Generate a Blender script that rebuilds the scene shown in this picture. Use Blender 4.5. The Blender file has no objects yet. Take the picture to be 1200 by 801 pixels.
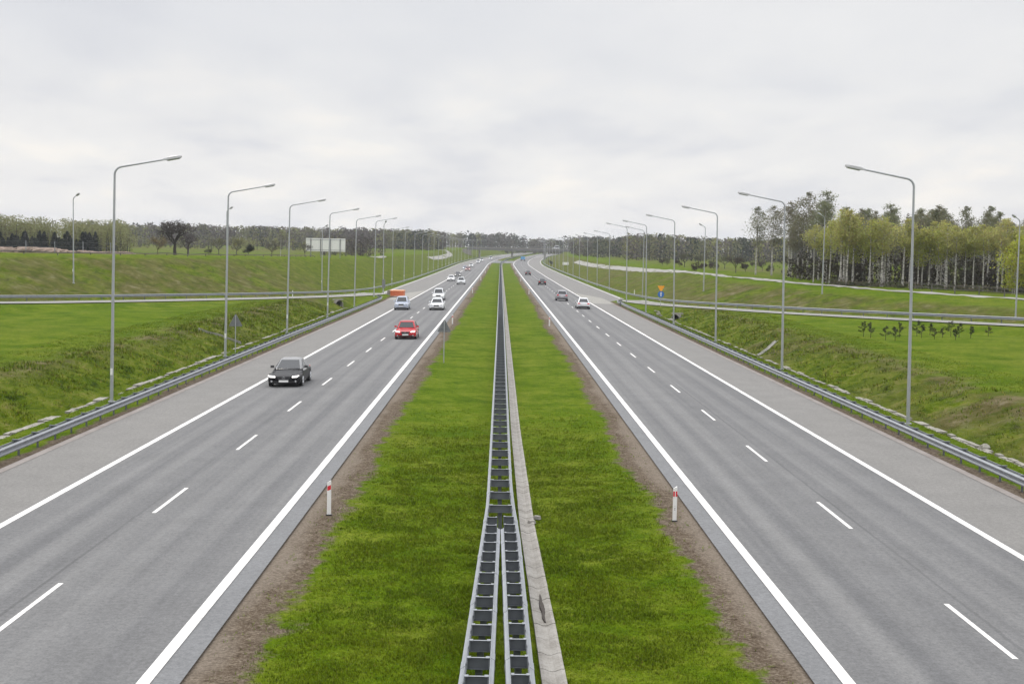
import bpy, math, random
import numpy as np
from mathutils import Matrix, Vector
rad = math.radians
sc = bpy.context.scene
col = sc.collection

# ------------------------------------------------------------------ camera, sky, sun, exposure
CAM_H = 7.683
PITCH, YAW, ROLL = 0.0697, 0.0101, 0.0195
cd = bpy.data.cameras.new('camera'); cam = bpy.data.objects.new('camera', cd); col.objects.link(cam)
sc.camera = cam
cd.sensor_fit = 'HORIZONTAL'; cd.sensor_width = 36.0; cd.lens = 36.0 * 1536 / 1200
cd.clip_start = 0.1; cd.clip_end = 12000
def cam_dir(x, y, z):
    c, s = math.cos(ROLL), math.sin(ROLL); x, z = c*x - s*z, s*x + c*z
    c, s = math.cos(PITCH), math.sin(PITCH); y, z = c*y + s*z, -s*y + c*z
    c, s = math.cos(YAW), math.sin(YAW); x, y = c*x + s*y, -s*x + c*y
    return Vector((x, y, z))
_r, _u, _f = cam_dir(1, 0, 0), cam_dir(0, 0, 1), cam_dir(0, 1, 0)
M = Matrix((( _r.x, _u.x, -_f.x, 0), (_r.y, _u.y, -_f.y, 0), (_r.z, _u.z, -_f.z, CAM_H), (0, 0, 0, 1)))
cam.matrix_world = M

SUN_EL, SUN_AZ = 52.0, -35.0        # degrees; azimuth from +Y (ahead), negative = to the left
world = bpy.data.worlds.new('World'); sc.world = world; world.use_nodes = True
wn = world.node_tree; wn.nodes.clear()
def N(t, typ, **kw):
    n = t.nodes.new(typ)
    for k, v in kw.items(): setattr(n, k, v)
    return n
def mth(t, op, a, b=None, clamp=False):
    n = N(t, 'ShaderNodeMath', operation=op); n.use_clamp = clamp
    for i, v in enumerate((a, b)):
        if v is None: continue
        if isinstance(v, (int, float)): n.inputs[i].default_value = v
        else: t.links.new(v, n.inputs[i])
    return n.outputs[0]
def mixc(t, fac, a, b, mode='MIX'):
    n = N(t, 'ShaderNodeMix', data_type='RGBA', blend_type=mode)
    for sock, v in ((n.inputs[0], fac), (n.inputs[6], a), (n.inputs[7], b)):
        if isinstance(v, (int, float)): sock.default_value = v
        elif isinstance(v, (tuple, list)): sock.default_value = (*v[:3], 1)
        else: t.links.new(v, sock)
    return n.outputs[2]
def ramp(t, fac, stops, interp='LINEAR'):
    n = N(t, 'ShaderNodeValToRGB'); n.color_ramp.interpolation = interp
    e = n.color_ramp.elements
    while len(e) < len(stops): e.new(0.5)
    for i, (p, c) in enumerate(stops):
        e[i].position = p
        e[i].color = (*c, 1) if isinstance(c, (tuple, list)) else (c, c, c, 1)
    t.links.new(fac, n.inputs[0]); return n.outputs[0]
def noise(t, vec, scale, detail=4, rough=0.55, dist=0.0):
    n = N(t, 'ShaderNodeTexNoise'); n.inputs['Scale'].default_value = scale
    n.inputs['Detail'].default_value = detail; n.inputs['Roughness'].default_value = rough
    n.inputs['Distortion'].default_value = dist
    if vec is not None: t.links.new(vec, n.inputs['Vector'])
    return n.outputs['Fac']
def mapping(t, vec, scale=(1, 1, 1), loc=(0, 0, 0), rot=(0, 0, 0)):
    n = N(t, 'ShaderNodeMapping'); n.inputs['Scale'].default_value = scale
    n.inputs['Location'].default_value = loc; n.inputs['Rotation'].default_value = rot
    t.links.new(vec, n.inputs['Vector']); return n.outputs[0]

sky = N(wn, 'ShaderNodeTexSky', sky_type='NISHITA'); sky.sun_disc = False
sky.sun_elevation = rad(SUN_EL); sky.sun_rotation = rad(SUN_AZ)
sky.air_density = 1.0; sky.dust_density = 3.0
tc = N(wn, 'ShaderNodeTexCoord'); sep = N(wn, 'ShaderNodeSeparateXYZ')
wn.links.new(tc.outputs['Generated'], sep.inputs[0])
el = sep.outputs[2]
den = mth(wn, 'ADD', mth(wn, 'MAXIMUM', el, 0.0), 0.16)
comb = N(wn, 'ShaderNodeCombineXYZ')
wn.links.new(mth(wn, 'DIVIDE', sep.outputs[0], den), comb.inputs[0])
wn.links.new(mth(wn, 'DIVIDE', sep.outputs[1], den), comb.inputs[1])
cv = comb.outputs[0]
n1 = noise(wn, mapping(wn, cv, (0.62, 0.50, 1), (3.1, 1.7, 0)), 1.0, 6, 0.45, 0.1)
n2 = noise(wn, mapping(wn, cv, (1.5, 1.0, 1), (7.3, 4.2, 0)), 1.5, 6, 0.5, 0.12)
cl = mth(wn, 'ADD', mth(wn, 'MULTIPLY', n1, 0.65), mth(wn, 'MULTIPLY', n2, 0.35))
# overcast deck seen low over the horizon: pale grey with brighter streaks, 10 x because the background strength is 0.1
deck = ramp(wn, cl, [(0.34, (7.05, 7.18, 7.6)), (0.46, (7.72, 7.82, 8.1)), (0.56, (8.25, 8.28, 8.42)), (0.68, (8.9, 8.88, 8.85))])
lowc = ramp(wn, n2, [(0.34, (7.7, 7.78, 8.1)), (0.46, (8.75, 8.7, 8.7)), (0.56, (9.2, 9.1, 8.95)), (0.68, (10.2, 9.8, 9.2))])
lowf = ramp(wn, el, [(0.0, 1.0), (0.07, 0.8), (0.17, 0.0)], 'EASE')
deck = mixc(wn, lowf, deck, lowc)
# CIE overcast law: the deck is about three times as bright overhead as near the horizon
zen = ramp(wn, el, [(0.0, 1.0 / 3.2), (0.22, 1.0 / 3.2), (0.5, 0.6), (0.9, 1.0)])
deck = mixc(wn, 1.0, deck, mixc(wn, 1.0, zen, (3.2, 3.2, 3.2), 'MULTIPLY'), 'MULTIPLY')
skyc = mixc(wn, 0.94, sky.outputs[0], deck)
bg = N(wn, 'ShaderNodeBackground'); bg.inputs[1].default_value = 0.1
wn.links.new(skyc, bg.inputs[0]); wo = N(wn, 'ShaderNodeOutputWorld'); wn.links.new(bg.outputs[0], wo.inputs[0])

sd = bpy.data.lights.new('sun', 'SUN'); so = bpy.data.objects.new('sun', sd); col.objects.link(so)
sd.energy = 1.1; sd.angle = rad(20); sd.color = (1.0, 0.95, 0.88)
sdir = Vector((math.sin(rad(SUN_AZ)) * math.cos(rad(SUN_EL)), math.cos(rad(SUN_AZ)) * math.cos(rad(SUN_EL)), math.sin(rad(SUN_EL))))
so.rotation_euler = sdir.to_track_quat('Z', 'Y').to_euler()
sc.view_settings.view_transform = 'Standard'; sc.view_settings.look = 'None'
sc.view_settings.exposure = 0.0; sc.view_settings.gamma = 1.0
sc.view_settings.use_curve_mapping = False
sc.cycles.use_denoising = True; sc.cycles.max_bounces = 6; sc.cycles.transparent_max_bounces = 8

# ------------------------------------------------------------------ helpers
def tag(o, label=None, cat=None, group=None, kind=None):
    if label: o['label'] = label
    if cat: o['category'] = cat
    if group: o['group'] = group
    if kind: o['kind'] = kind
    return o
def empty(name, loc=(0, 0, 0), rz=0.0):
    o = bpy.data.objects.new(name, None); col.objects.link(o); o.empty_display_size = 0.3
    o.location = loc; o.rotation_euler = (0, 0, rz); return o
KIDS = {}
def link(o, parent=None):
    col.objects.link(o)
    if parent is not None:
        o.parent = parent; KIDS.setdefault(parent.name, []).append(o)
    return o
def copy_tree(o, parent=None):
    c = o.copy(); link(c, parent)
    for ch in KIDS.get(o.name, []): copy_tree(ch, c)
    return c
def mesh_np(name, verts, faces, mat, parent=None, smooth=False, attrs=None, uv=None):
    """verts (n,3), faces (m,k) all of one size, attrs {name: (n,) or (n,3)}"""
    verts = np.asarray(verts, np.float32); faces = np.asarray(faces, np.int32)
    m = bpy.data.meshes.new(name); k = faces.shape[1]
    m.vertices.add(len(verts)); m.vertices.foreach_set('co', verts.ravel())
    m.loops.add(faces.size); m.loops.foreach_set('vertex_index', faces.ravel())
    m.polygons.add(len(faces)); m.polygons.foreach_set('loop_start', np.arange(0, faces.size, k, dtype=np.int32))
    if smooth: m.polygons.foreach_set('use_smooth', np.ones(len(faces), bool))
    for an, av in (attrs or {}).items():
        av = np.asarray(av, np.float32)
        if av.ndim == 1:
            a = m.attributes.new(an, 'FLOAT', 'POINT'); a.data.foreach_set('value', av)
        else:
            a = m.attributes.new(an, 'FLOAT_COLOR', 'POINT')
            a.data.foreach_set('color', np.concatenate([av, np.ones((len(av), 1), np.float32)], 1).ravel())
    if uv is not None:
        l = m.uv_layers.new(name='UVMap'); l.data.foreach_set('uv', np.asarray(uv, np.float32)[faces.ravel()].ravel())
    m.update(calc_edges=True); m.materials.append(mat)
    o = bpy.data.objects.new(name, m); return link(o, parent)
class MB:
    def __init__(s): s.v = []; s.f = []
    def add(s, vs, fs):
        b = len(s.v); s.v += [tuple(p) for p in vs]; s.f += [tuple(i + b for i in f) for f in fs]; return s
    def box(s, c, d, rz=0.0, taper=1.0):
        x, y, z = (k / 2 for k in d); vs = []
        for (a, b_, e) in ((-1,-1,-1),(1,-1,-1),(1,1,-1),(-1,1,-1),(-1,-1,1),(1,-1,1),(1,1,1),(-1,1,1)):
            t = taper if e > 0 else 1.0
            px, py = a*x*t, b_*y*t
            vs.append((c[0] + px*math.cos(rz) - py*math.sin(rz), c[1] + px*math.sin(rz) + py*math.cos(rz), c[2] + e*z))
        return s.add(vs, [(0,3,2,1),(4,5,6,7),(0,1,5,4),(1,2,6,5),(2,3,7,6),(3,0,4,7)])
    def tube(s, pts, r, n=8, cap=True):
        pts = [Vector(p) for p in pts]; rs = r if isinstance(r, (list, tuple)) else [r] * len(pts)
        vs = []; fs = []; prev = None
        for i, p in enumerate(pts):
            d = (pts[min(i+1, len(pts)-1)] - pts[max(i-1, 0)]).normalized()
            if prev is None:
                a = Vector((1, 0, 0)) if abs(d.x) < 0.9 else Vector((0, 1, 0))
                a = (a - d * a.dot(d)).normalized()
            else:
                a = (prev - d * prev.dot(d)).normalized()
            prev = a; b = d.cross(a)
            for k in range(n):
                t = 2 * math.pi * k / n
                vs.append(p + (a * math.cos(t) + b * math.sin(t)) * rs[i])
        for i in range(len(pts) - 1):
            for k in range(n):
                fs.append((i*n+k, i*n+(k+1) % n, (i+1)*n+(k+1) % n, (i+1)*n+k))
        if cap:
            fs.append(tuple(range(n - 1, -1, -1))); fs.append(tuple((len(pts)-1)*n + k for k in range(n)))
        return s.add(vs, fs)
    def loft(s, rings, cap=True, closed=True):
        n = len(rings[0]); vs = [p for r in rings for p in r]; fs = []
        for i in range(len(rings) - 1):
            for k in range(n if closed else n - 1):
                fs.append((i*n+k, i*n+(k+1) % n, (i+1)*n+(k+1) % n, (i+1)*n+k))
        if cap and closed:
            fs.append(tuple(range(n - 1, -1, -1))); fs.append(tuple((len(rings)-1)*n + k for k in range(n)))
        return s.add(vs, fs)
    def prism(s, poly, y0, y1):      # polygon in x,z extruded along y
        return s.loft([[(x, y0, z) for x, z in poly], [(x, y1, z) for x, z in poly]])
    def cyl(s, c, axis, r, h, n=16):
        c = Vector(c); a = Vector(axis).normalized() * (h / 2)
        return s.tube([c - a, c + a], r, n)
    def mesh(s, name, mat, smooth=None):
        m = bpy.data.meshes.new(name); m.from_pydata([tuple(map(float, p)) for p in s.v], [], s.f); m.materials.append(mat)
        if smooth is not None:
            m.polygons.foreach_set('use_smooth', [True] * len(m.polygons))
            m.set_sharp_from_angle(angle=rad(smooth))
        m.update(); return m
    def build(s, name, mat, parent=None, smooth=None):
        return link(bpy.data.objects.new(name, s.mesh(name, mat, smooth)), parent)
def obj(name, mesh, parent=None): return link(bpy.data.objects.new(name, mesh), parent)

ORD = ('first second third fourth fifth sixth seventh eighth ninth tenth eleventh twelfth thirteenth fourteenth fifteenth sixteenth '
       'seventeenth eighteenth nineteenth twentieth').split()
TENS = {20: 'twenty', 30: 'thirty', 40: 'forty', 50: 'fifty'}
TENTH = {30: 'thirtieth', 40: 'fortieth', 50: 'fiftieth'}
def ordinal(n):
    if n <= 20: return ORD[n-1]
    if n % 10 == 0: return TENTH[n]
    return TENS[n // 10 * 10] + '-' + ORD[n % 10 - 1]

# ------------------------------------------------------------------ materials
MATS = {}
def new_mat(name):
    m = bpy.data.materials.new(name); m.use_nodes = True; t = m.node_tree
    b = t.nodes['Principled BSDF']; MATS[name] = m; return m, t, b
def mat_simple(name, c, rough=0.6, metal=0.0, var=0.12, vscale=6.0, emit=None, coat=0.0, spec=0.5, bump=0.0):
    m, t, b = new_mat(name)
    g = N(t, 'ShaderNodeTexCoord')
    n = noise(t, g.outputs['Object'], vscale, 5, 0.6)
    f = ramp(t, n, [(0.25, 1 - var), (0.75, 1 + var)])
    t.links.new(mixc(t, 1.0, c, f, 'MULTIPLY'), b.inputs['Base Color'])
    b.inputs['Roughness'].default_value = rough; b.inputs['Metallic'].default_value = metal
    b.inputs['Specular IOR Level'].default_value = spec
    b.inputs['Coat Weight'].default_value = coat; b.inputs['Coat Roughness'].default_value = 0.04
    if emit: b.inputs['Emission Color'].default_value = (*c, 1); b.inputs['Emission Strength'].default_value = emit
    if bump:
        bp = N(t, 'ShaderNodeBump'); bp.inputs['Strength'].default_value = bump; bp.inputs['Distance'].default_value = 0.02
        t.links.new(n, bp.inputs['Height']); t.links.new(bp.outputs[0], b.inputs['Normal'])
    return m
def mat_leaf(name, rough=0.6, trans=0.35, gain=1.0, up=0.0):
    m, t, b = new_mat(name)
    a = N(t, 'ShaderNodeAttribute'); a.attribute_name = 'tint'
    c = mixc(t, 1.0, a.outputs['Color'], (gain, gain, gain), 'MULTIPLY')
    t.links.new(c, b.inputs['Base Color']); b.inputs['Roughness'].default_value = rough
    b.inputs['Specular IOR Level'].default_value = 0.06
    if up:      # blades are too thin for their own face to decide the shading: lean the normal to the sward's
        gm = N(t, 'ShaderNodeNewGeometry'); v1 = N(t, 'ShaderNodeVectorMath', operation='SCALE'); v1.inputs['Scale'].default_value = 1 - up
        t.links.new(gm.outputs['Normal'], v1.inputs[0])
        v2 = N(t, 'ShaderNodeVectorMath', operation='ADD'); t.links.new(v1.outputs[0], v2.inputs[0]); v2.inputs[1].default_value = (0, 0, up)
        v3 = N(t, 'ShaderNodeVectorMath', operation='NORMALIZE'); t.links.new(v2.outputs[0], v3.inputs[0]); t.links.new(v3.outputs[0], b.inputs['Normal'])
    tr = N(t, 'ShaderNodeBsdfTranslucent'); t.links.new(c, tr.inputs[0])
    mx = N(t, 'ShaderNodeMixShader'); mx.inputs[0].default_value = trans
    t.links.new(b.outputs[0], mx.inputs[1]); t.links.new(tr.outputs[0], mx.inputs[2])
    t.links.new(mx.outputs[0], t.nodes['Material Output'].inputs[0]); return m

def mat_ground():
    m, t, b = new_mat('ground_grass')
    g = N(t, 'ShaderNodeTexCoord'); P = g.outputs['Object']
    def at(n):
        a = N(t, 'ShaderNodeAttribute'); a.attribute_name = n; return a.outputs['Fac']
    big = noise(t, P, 0.035, 4, 0.6); mid = noise(t, P, 0.35, 5, 0.62); fine = noise(t, P, 2.6, 6, 0.7); vf = noise(t, P, 14, 4, 0.7)
    grass = ramp(t, mth(t, 'ADD', mth(t, 'MULTIPLY', mid, 0.5), mth(t, 'MULTIPLY', fine, 0.5)),
                 [(0.36, (0.036, 0.070, 0.0008)), (0.5, (0.066, 0.106, 0.002)), (0.64, (0.106, 0.144, 0.008))])
    yel = ramp(t, fine, [(0.36, (0.076, 0.096, 0.006)), (0.64, (0.145, 0.150, 0.024))])
    grass = mixc(t, ramp(t, mth(t, 'ADD', mth(t, 'MULTIPLY', big, 0.5), mth(t, 'MULTIPLY', mid, 0.5)), [(0.46, 0.0), (0.62, 0.55)]), grass, yel)
    grass = mixc(t, 1.0, grass, ramp(t, vf, [(0.33, 0.66), (0.66, 1.34)]), 'MULTIPLY')
    # bank: rough tussocks, dry straw streaks and dark gaps
    bn = noise(t, mapping(t, P, (1, 0.55, 1)), 0.9, 7, 0.72, 0.6)
    bank = ramp(t, bn, [(0.33, (0.014, 0.028, 0.0008)), (0.43, (0.046, 0.074, 0.002)), (0.55, (0.085, 0.112, 0.007)), (0.68, (0.145, 0.140, 0.038))])
    dry = ramp(t, noise(t, P, 0.5, 6, 0.7, 0.4), [(0.34, (0.040, 0.052, 0.008)), (0.46, (0.072, 0.064, 0.022)), (0.56, (0.105, 0.088, 0.042)), (0.68, (0.175, 0.15, 0.095))])
    c = mixc(t, at('bank'), grass, bank)
    dm = mth(t, 'MULTIPLY', at('dry'), ramp(t, noise(t, P, 0.16, 5, 0.65), [(0.38, 0.0), (0.56, 1.0)]))
    c = mixc(t, dm, c, dry)
    # mowing stripes are too faint to see; soil shows where 'dirt' is high, its edge broken by noise
    dn = mth(t, 'ADD', at('dirt'), mth(t, 'MULTIPLY', mth(t, 'SUBTRACT', mth(t, 'ADD', mth(t, 'MULTIPLY', noise(t, P, 1.1, 6, 0.7), 0.6), mth(t, 'MULTIPLY', fine, 0.4)), 0.5), 1.9))
    dmask = ramp(t, dn, [(0.40, 0.0), (0.62, 1.0)])
    soil = ramp(t, mth(t, 'ADD', mth(t, 'MULTIPLY', vf, 0.45), mth(t, 'ADD', mth(t, 'MULTIPLY', noise(t, P, 50, 3, 0.7), 0.25), mth(t, 'MULTIPLY', noise(t, P, 3.2, 5, 0.75), 0.3))), [(0.38, (0.030, 0.022, 0.015)), (0.49, (0.092, 0.070, 0.050)), (0.56, (0.15, 0.122, 0.092)), (0.66, (0.26, 0.22, 0.17))])
    sandy = ramp(t, vf, [(0.3, (0.12, 0.098, 0.075)), (0.7, (0.235, 0.20, 0.165))])
    soil = mixc(t, ramp(t, at('dirt'), [(0.85, 0.0), (1.0, 0.75)]), soil, sandy)
    c = mixc(t, dmask, c, soil)
    t.links.new(c, b.inputs['Base Color']); b.inputs['Roughness'].default_value = 0.95; b.inputs['Specular IOR Level'].default_value = 0.03
    bp = N(t, 'ShaderNodeBump'); bp.inputs['Strength'].default_value = 0.7; bp.inputs['Distance'].default_value = 0.12
    hh = mth(t, 'ADD', mth(t, 'MULTIPLY', bn, mth(t, 'ADD', mth(t, 'MULTIPLY', at('bank'), 3.0), 0.3)), mth(t, 'MULTIPLY', vf, 0.35))
    t.links.new(hh, bp.inputs['Height']); t.links.new(bp.outputs[0], b.inputs['Normal'])
    return m
def mat_asphalt():
    m, t, b = new_mat('worn_asphalt')
    uvn = N(t, 'ShaderNodeUVMap'); uvn.uv_map = 'UVMap'
    s_ = N(t, 'ShaderNodeSeparateXYZ'); t.links.new(uvn.outputs[0], s_.inputs[0])
    U = mth(t, 'ABSOLUTE', s_.outputs[0])
    UV = uvn.outputs[0]
    grain = noise(t, UV, 22, 3, 0.8); patch = noise(t, mapping(t, UV, (0.35, 0.03, 1)), 1.0, 5, 0.6); streak = noise(t, mapping(t, UV, (1.6, 0.02, 1)), 1.0, 4, 0.6)
    blot = noise(t, UV, 0.6, 5, 0.65)
    # wheel tracks: two polished paler bands and an oily darker middle in each lane
    wob = mth(t, 'ADD', U, mth(t, 'MULTIPLY', mth(t, 'SUBTRACT', patch, 0.5), 0.6))
    lane = mth(t, 'DIVIDE', mth(t, 'SUBTRACT', wob, 6.285), 3.75)
    ph = mth(t, 'FRACT', lane)
    track = ramp(t, ph, [(0.0, 0.50), (0.2, 0.42), (0.34, 0.56), (0.5, 0.40), (0.66, 0.56), (0.82, 0.44), (1.0, 0.50)], 'EASE')
    base = mixc(t, ramp(t, mth(t, 'ADD', mth(t, 'MULTIPLY', track, 0.55), mth(t, 'MULTIPLY', streak, 0.45)), [(0.40, 0.0), (0.58, 1.0)]), (0.106, 0.106, 0.108), (0.156, 0.155, 0.153))
    should = mixc(t, patch, (0.150, 0.146, 0.138), (0.188, 0.18, 0.168))
    base = mixc(t, ramp(t, mth(t, 'DIVIDE', U, 30.0), [(13.75 / 30, 0.0), (14.05 / 30, 0.9)]), base, should)
    seam = mth(t, 'ABSOLUTE', mth(t, 'SUBTRACT', mth(t, 'ADD', U, mth(t, 'MULTIPLY', mth(t, 'SUBTRACT', blot, .5), .10)), 10.42))
    base = mixc(t, mth(t, 'MULTIPLY', ramp(t, mth(t, 'MULTIPLY', seam, 10.0), [(0.25, 1.0), (0.6, 0.0)]), ramp(t, patch, [(.4, .15), (.6, .75)])), base, (0.075, 0.075, 0.077))
    base = mixc(t, ramp(t, mth(t, 'DIVIDE', U, 30.0), [(6.1 / 30, 1.0), (6.25 / 30, 0.0)]), base, (0.15, 0.152, 0.155))
    base = mixc(t, 1.0, base, ramp(t, blot, [(0.3, 0.92), (0.7, 1.08)]), 'MULTIPLY')
    base = mixc(t, 1.0, base, ramp(t, mth(t, 'ADD', mth(t, 'MULTIPLY', grain, .5), mth(t, 'MULTIPLY', noise(t, UV, 7, 3, .8), .5)), [(0.34, 0.66), (0.66, 1.34)]), 'MULTIPLY')
    t.links.new(base, b.inputs['Base Color']); b.inputs['Roughness'].default_value = 0.85; b.inputs['Specular IOR Level'].default_value = 0.25
    bp = N(t, 'ShaderNodeBump'); bp.inputs['Strength'].default_value = 0.25; bp.inputs['Distance'].default_value = 0.01
    t.links.new(grain, bp.inputs['Height']); t.links.new(bp.outputs[0], b.inputs['Normal'])
    return m
def mat_paint():
    m, t, b = new_mat('road_paint')
    g = N(t, 'ShaderNodeTexCoord'); P = g.outputs['Object']
    w = mth(t, 'ADD', mth(t, 'MULTIPLY', noise(t, P, 9, 5, 0.75), 0.6), mth(t, 'MULTIPLY', noise(t, P, 0.6, 3, 0.6), 0.4))
    c = ramp(t, w, [(0.34, (0.34, 0.33, 0.32)), (0.44, (0.56, 0.545, 0.525)), (0.58, (0.72, 0.70, 0.67))])
    t.links.new(c, b.inputs['Base Color']); b.inputs['Roughness'].default_value = 0.7; return m
def mat_concrete(name, a, c2, scale=2.0, bump=0.3):
    m, t, b = new_mat(name)
    g = N(t, 'ShaderNodeTexCoord'); P = g.outputs['Object']
    n = mth(t, 'ADD', mth(t, 'MULTIPLY', noise(t, P, scale, 6, 0.7), 0.6), mth(t, 'MULTIPLY', noise(t, P, scale * 11, 4, 0.7), 0.4))
    t.links.new(ramp(t, n, [(0.33, a), (0.62, c2)]), b.inputs['Base Color'])
    b.inputs['Roughness'].default_value = 0.9; b.inputs['Specular IOR Level'].default_value = 0.2
    bp = N(t, 'ShaderNodeBump'); bp.inputs['Strength'].default_value = bump; bp.inputs['Distance'].default_value = 0.03
    t.links.new(n, bp.inputs['Height']); t.links.new(bp.outputs[0], b.inputs['Normal']); return m

GROUND = mat_ground(); ASPH = mat_asphalt(); PAINT = mat_paint()
CONC = mat_concrete('weathered_concrete', (0.17, 0.155, 0.135), (0.34, 0.325, 0.30))
CONC2 = mat_concrete('pale_concrete', (0.19, 0.185, 0.165), (0.29, 0.28, 0.255), 0.4)
SLIP = mat_concrete('slip_road_surface', (0.17, 0.167, 0.155), (0.24, 0.235, 0.215), 0.4)
KERB = mat_concrete('pinkish_kerb', (0.165, 0.143, 0.13), (0.265, 0.242, 0.225), 0.8)
STONE = mat_concrete('pale_stone', (0.12, 0.115, 0.095), (0.33, 0.315, 0.275), 1.4)
GALV = mat_simple('galvanised_steel', (0.25, 0.265, 0.285), 0.5, 0.3, 0.14, 3.0)
GALV_D = mat_simple('dark_galvanised_steel', (0.13, 0.14, 0.155), 0.55, 0.3, 0.2, 5.0)  # darker steel; on the cross bars it paints the shade between the beams
POLE = mat_simple('lamp_pole_steel', (0.36, 0.37, 0.385), 0.5, 0.3, 0.1, 1.5)
LUMI = mat_simple('luminaire_grey', (0.40, 0.40, 0.40), 0.4, 0.0, 0.08)
LENS = mat_simple('lamp_glass', (0.34, 0.35, 0.36), 0.15, 0.0, 0.05)
WHITE = mat_simple('white_plastic', (0.74, 0.73, 0.71), 0.45, 0.0, 0.06)
RED_R = mat_simple('red_reflector', (0.62, 0.02, 0.035), 0.3, 0.0, 0.08)
BLACK = mat_simple('black_rubber', (0.018, 0.018, 0.019), 0.7, 0.0, 0.15)
DARK = mat_simple('dark_plastic', (0.025, 0.025, 0.027), 0.45, 0.0, 0.1)
SIGNB = mat_simple('sign_back_grey', (0.175, 0.18, 0.185), 0.5, 0.25, 0.12, 3.0)
GLASS = mat_simple('car_glass', (0.012, 0.015, 0.018), 0.05, 0.0, 0.05, spec=.6)
RIM = mat_simple('alloy_rim', (0.52, 0.53, 0.54), 0.3, 0.6, 0.05)
PLATE = mat_simple('number_plate', (0.72, 0.72, 0.70), 0.4, 0.0, 0.03)
HEAD = mat_simple('headlight_lit', (1.0, 0.97, 0.92), 0.2, 0.0, 0.0, emit=2.2)
TAIL = mat_simple('tail_light', (0.50, 0.015, 0.02), 0.2, 0.0, 0.05, emit=0.35)
CHROME = mat_simple('bright_trim', (0.65, 0.66, 0.68), 0.2, 0.8, 0.03)
ORANGE = mat_simple('orange_plastic', (0.58, 0.15, 0.06), 0.5, 0.0, 0.12, 3.0)
ORANGE2 = mat_simple('pale_orange_top', (0.80, 0.36, 0.18), 0.5, 0.0, 0.12, 3.0)
YELLOW = mat_simple('yellow_sign_face', (0.80, 0.33, 0.02), 0.4, 0.0, 0.05)
BLUE = mat_simple('blue_sign_face', (0.02, 0.12, 0.42), 0.4, 0.0, 0.05)
BARK = mat_simple('dark_bark', (0.045, 0.036, 0.030), 0.9, 0.0, 0.3, 4.0, bump=0.4)
def mat_birch():
    m, t, b = new_mat('birch_bark')
    g = N(t, 'ShaderNodeTexCoord'); P = g.outputs['Object']
    n = noise(t, mapping(t, P, (1.5, 1.5, 4.5)), 1.3, 5, 0.7)
    c = ramp(t, n, [(0.38, (0.05, 0.045, 0.04)), (0.48, (0.34, 0.32, 0.29)), (0.62, (0.56, 0.54, 0.50))])
    t.links.new(c, b.inputs['Base Color']); b.inputs['Roughness'].default_value = 0.8; return m
BIRCH = mat_birch()
LEAF = mat_leaf('leaves', .7, .45, up=.55); GRASSM = mat_leaf('grass_blades', 0.7, 0.12, up=.75); FARW = mat_leaf('far_foliage', 0.9, 0.2, up=.4)
TWIG = mat_leaf('twigs', 0.9, 0.0)
#@@TERRAIN
# ------------------------------------------------------------------ lie of the land
U0 = 0.165                                     # the median's centre line
IN, DASH, OUT, EDGE, EDGE_IN = 6.285, 10.035, 13.785, 17.05, 5.65
def Xc(Y): return U0 + np.maximum(0, np.asarray(Y, float) - 600) ** 2 / (2 * 5950.0)
def Zr(Y): return np.maximum(0, np.minimum(np.asarray(Y, float), 1300) - 300) ** 2 * 6e-6
def road_z(s, Y): return Zr(Y) - 0.02 * np.maximum(0, np.asarray(s, float) - IN)
RAMP_L = [(-100, 40, 4.5), (-80, 80, 3.0), (-62, 115, 1.9), (-51.5, 135.5, 1.3), (-46.3, 145.5, 1.1), (-40.3, 160.5, .8), (-33, 176, .6), (-28.5, 190, .35),
          (-25, 203, .15), (-22, 221, -.1), (-20.3, 245, -.25), (-19.3, 280, -.25), (-19.0, 330, -.25)]
RAMP_R = [(100, 32, 4.5), (80, 72, 3.0), (63, 107, 1.9), (51.8, 128.6, 1.3), (46.7, 138.5, 1.1), (40.5, 149.5, .9), (34.6, 164, .6), (29.8, 177, .4),
          (25.6, 190, .15), (22.4, 208, -.1), (20.3, 240, -.25), (19.6, 280, -.25), (19.3, 330, -.25)]
for r_, sg in ((RAMP_L, -1), (RAMP_R, 1)):
    for y_ in (400, 500, 600, 650, 700, 750, 800, 850, 900, 950, 1000, 1050, 1100, 1200, 1300):
        r_.append((float(Xc(y_)) + sg * 19.2, y_, float(Zr(y_)) - .25))
def smooth_poly(P, n=6):
    P = np.array(P, float); out = []
    for i in range(len(P) - 1):
        p0, p1, p2, p3 = P[max(i-1, 0)], P[i], P[i+1], P[min(i+2, len(P)-1)]
        for k in range(n):
            t = k / n
            out.append(0.5 * ((2*p1) + (-p0+p2)*t + (2*p0-5*p1+4*p2-p3)*t*t + (-p0+3*p1-3*p2+p3)*t**3))
    out.append(P[-1]); return np.array(out)
RAMPS = {-1: smooth_poly(RAMP_L, 3), 1: smooth_poly(RAMP_R, 3)}
def ss(a, b, x):
    t = np.clip((x - a) / (b - a), 0, 1); return t * t * (3 - 2 * t)
def ramp_dist(X, Y, sg):
    """signed distance from the ramp's centre line (positive on the side away from the motorway) and the ramp's height there"""
    P = RAMPS[sg]; best = np.full(X.shape, 1e18); sd_ = np.zeros(X.shape); zz = np.zeros(X.shape)
    for a, b in zip(P[:-1], P[1:]):
        dx, dy = b[0]-a[0], b[1]-a[1]; L2 = dx*dx + dy*dy
        t = np.clip(((X-a[0])*dx + (Y-a[1])*dy) / L2, 0, 1)
        qx, qy = X-a[0]-t*dx, Y-a[1]-t*dy; d2 = qx*qx + qy*qy
        side = (dx*qy - dy*qx) * (1 if sg < 0 else -1)
        m = d2 < best - 1e-9
        best = np.where(m, d2, best); sd_ = np.where(m, np.sqrt(d2) * np.sign(side), sd_); zz = np.where(m, a[2] + t*(b[2]-a[2]), zz)
    return sd_, zz
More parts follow.
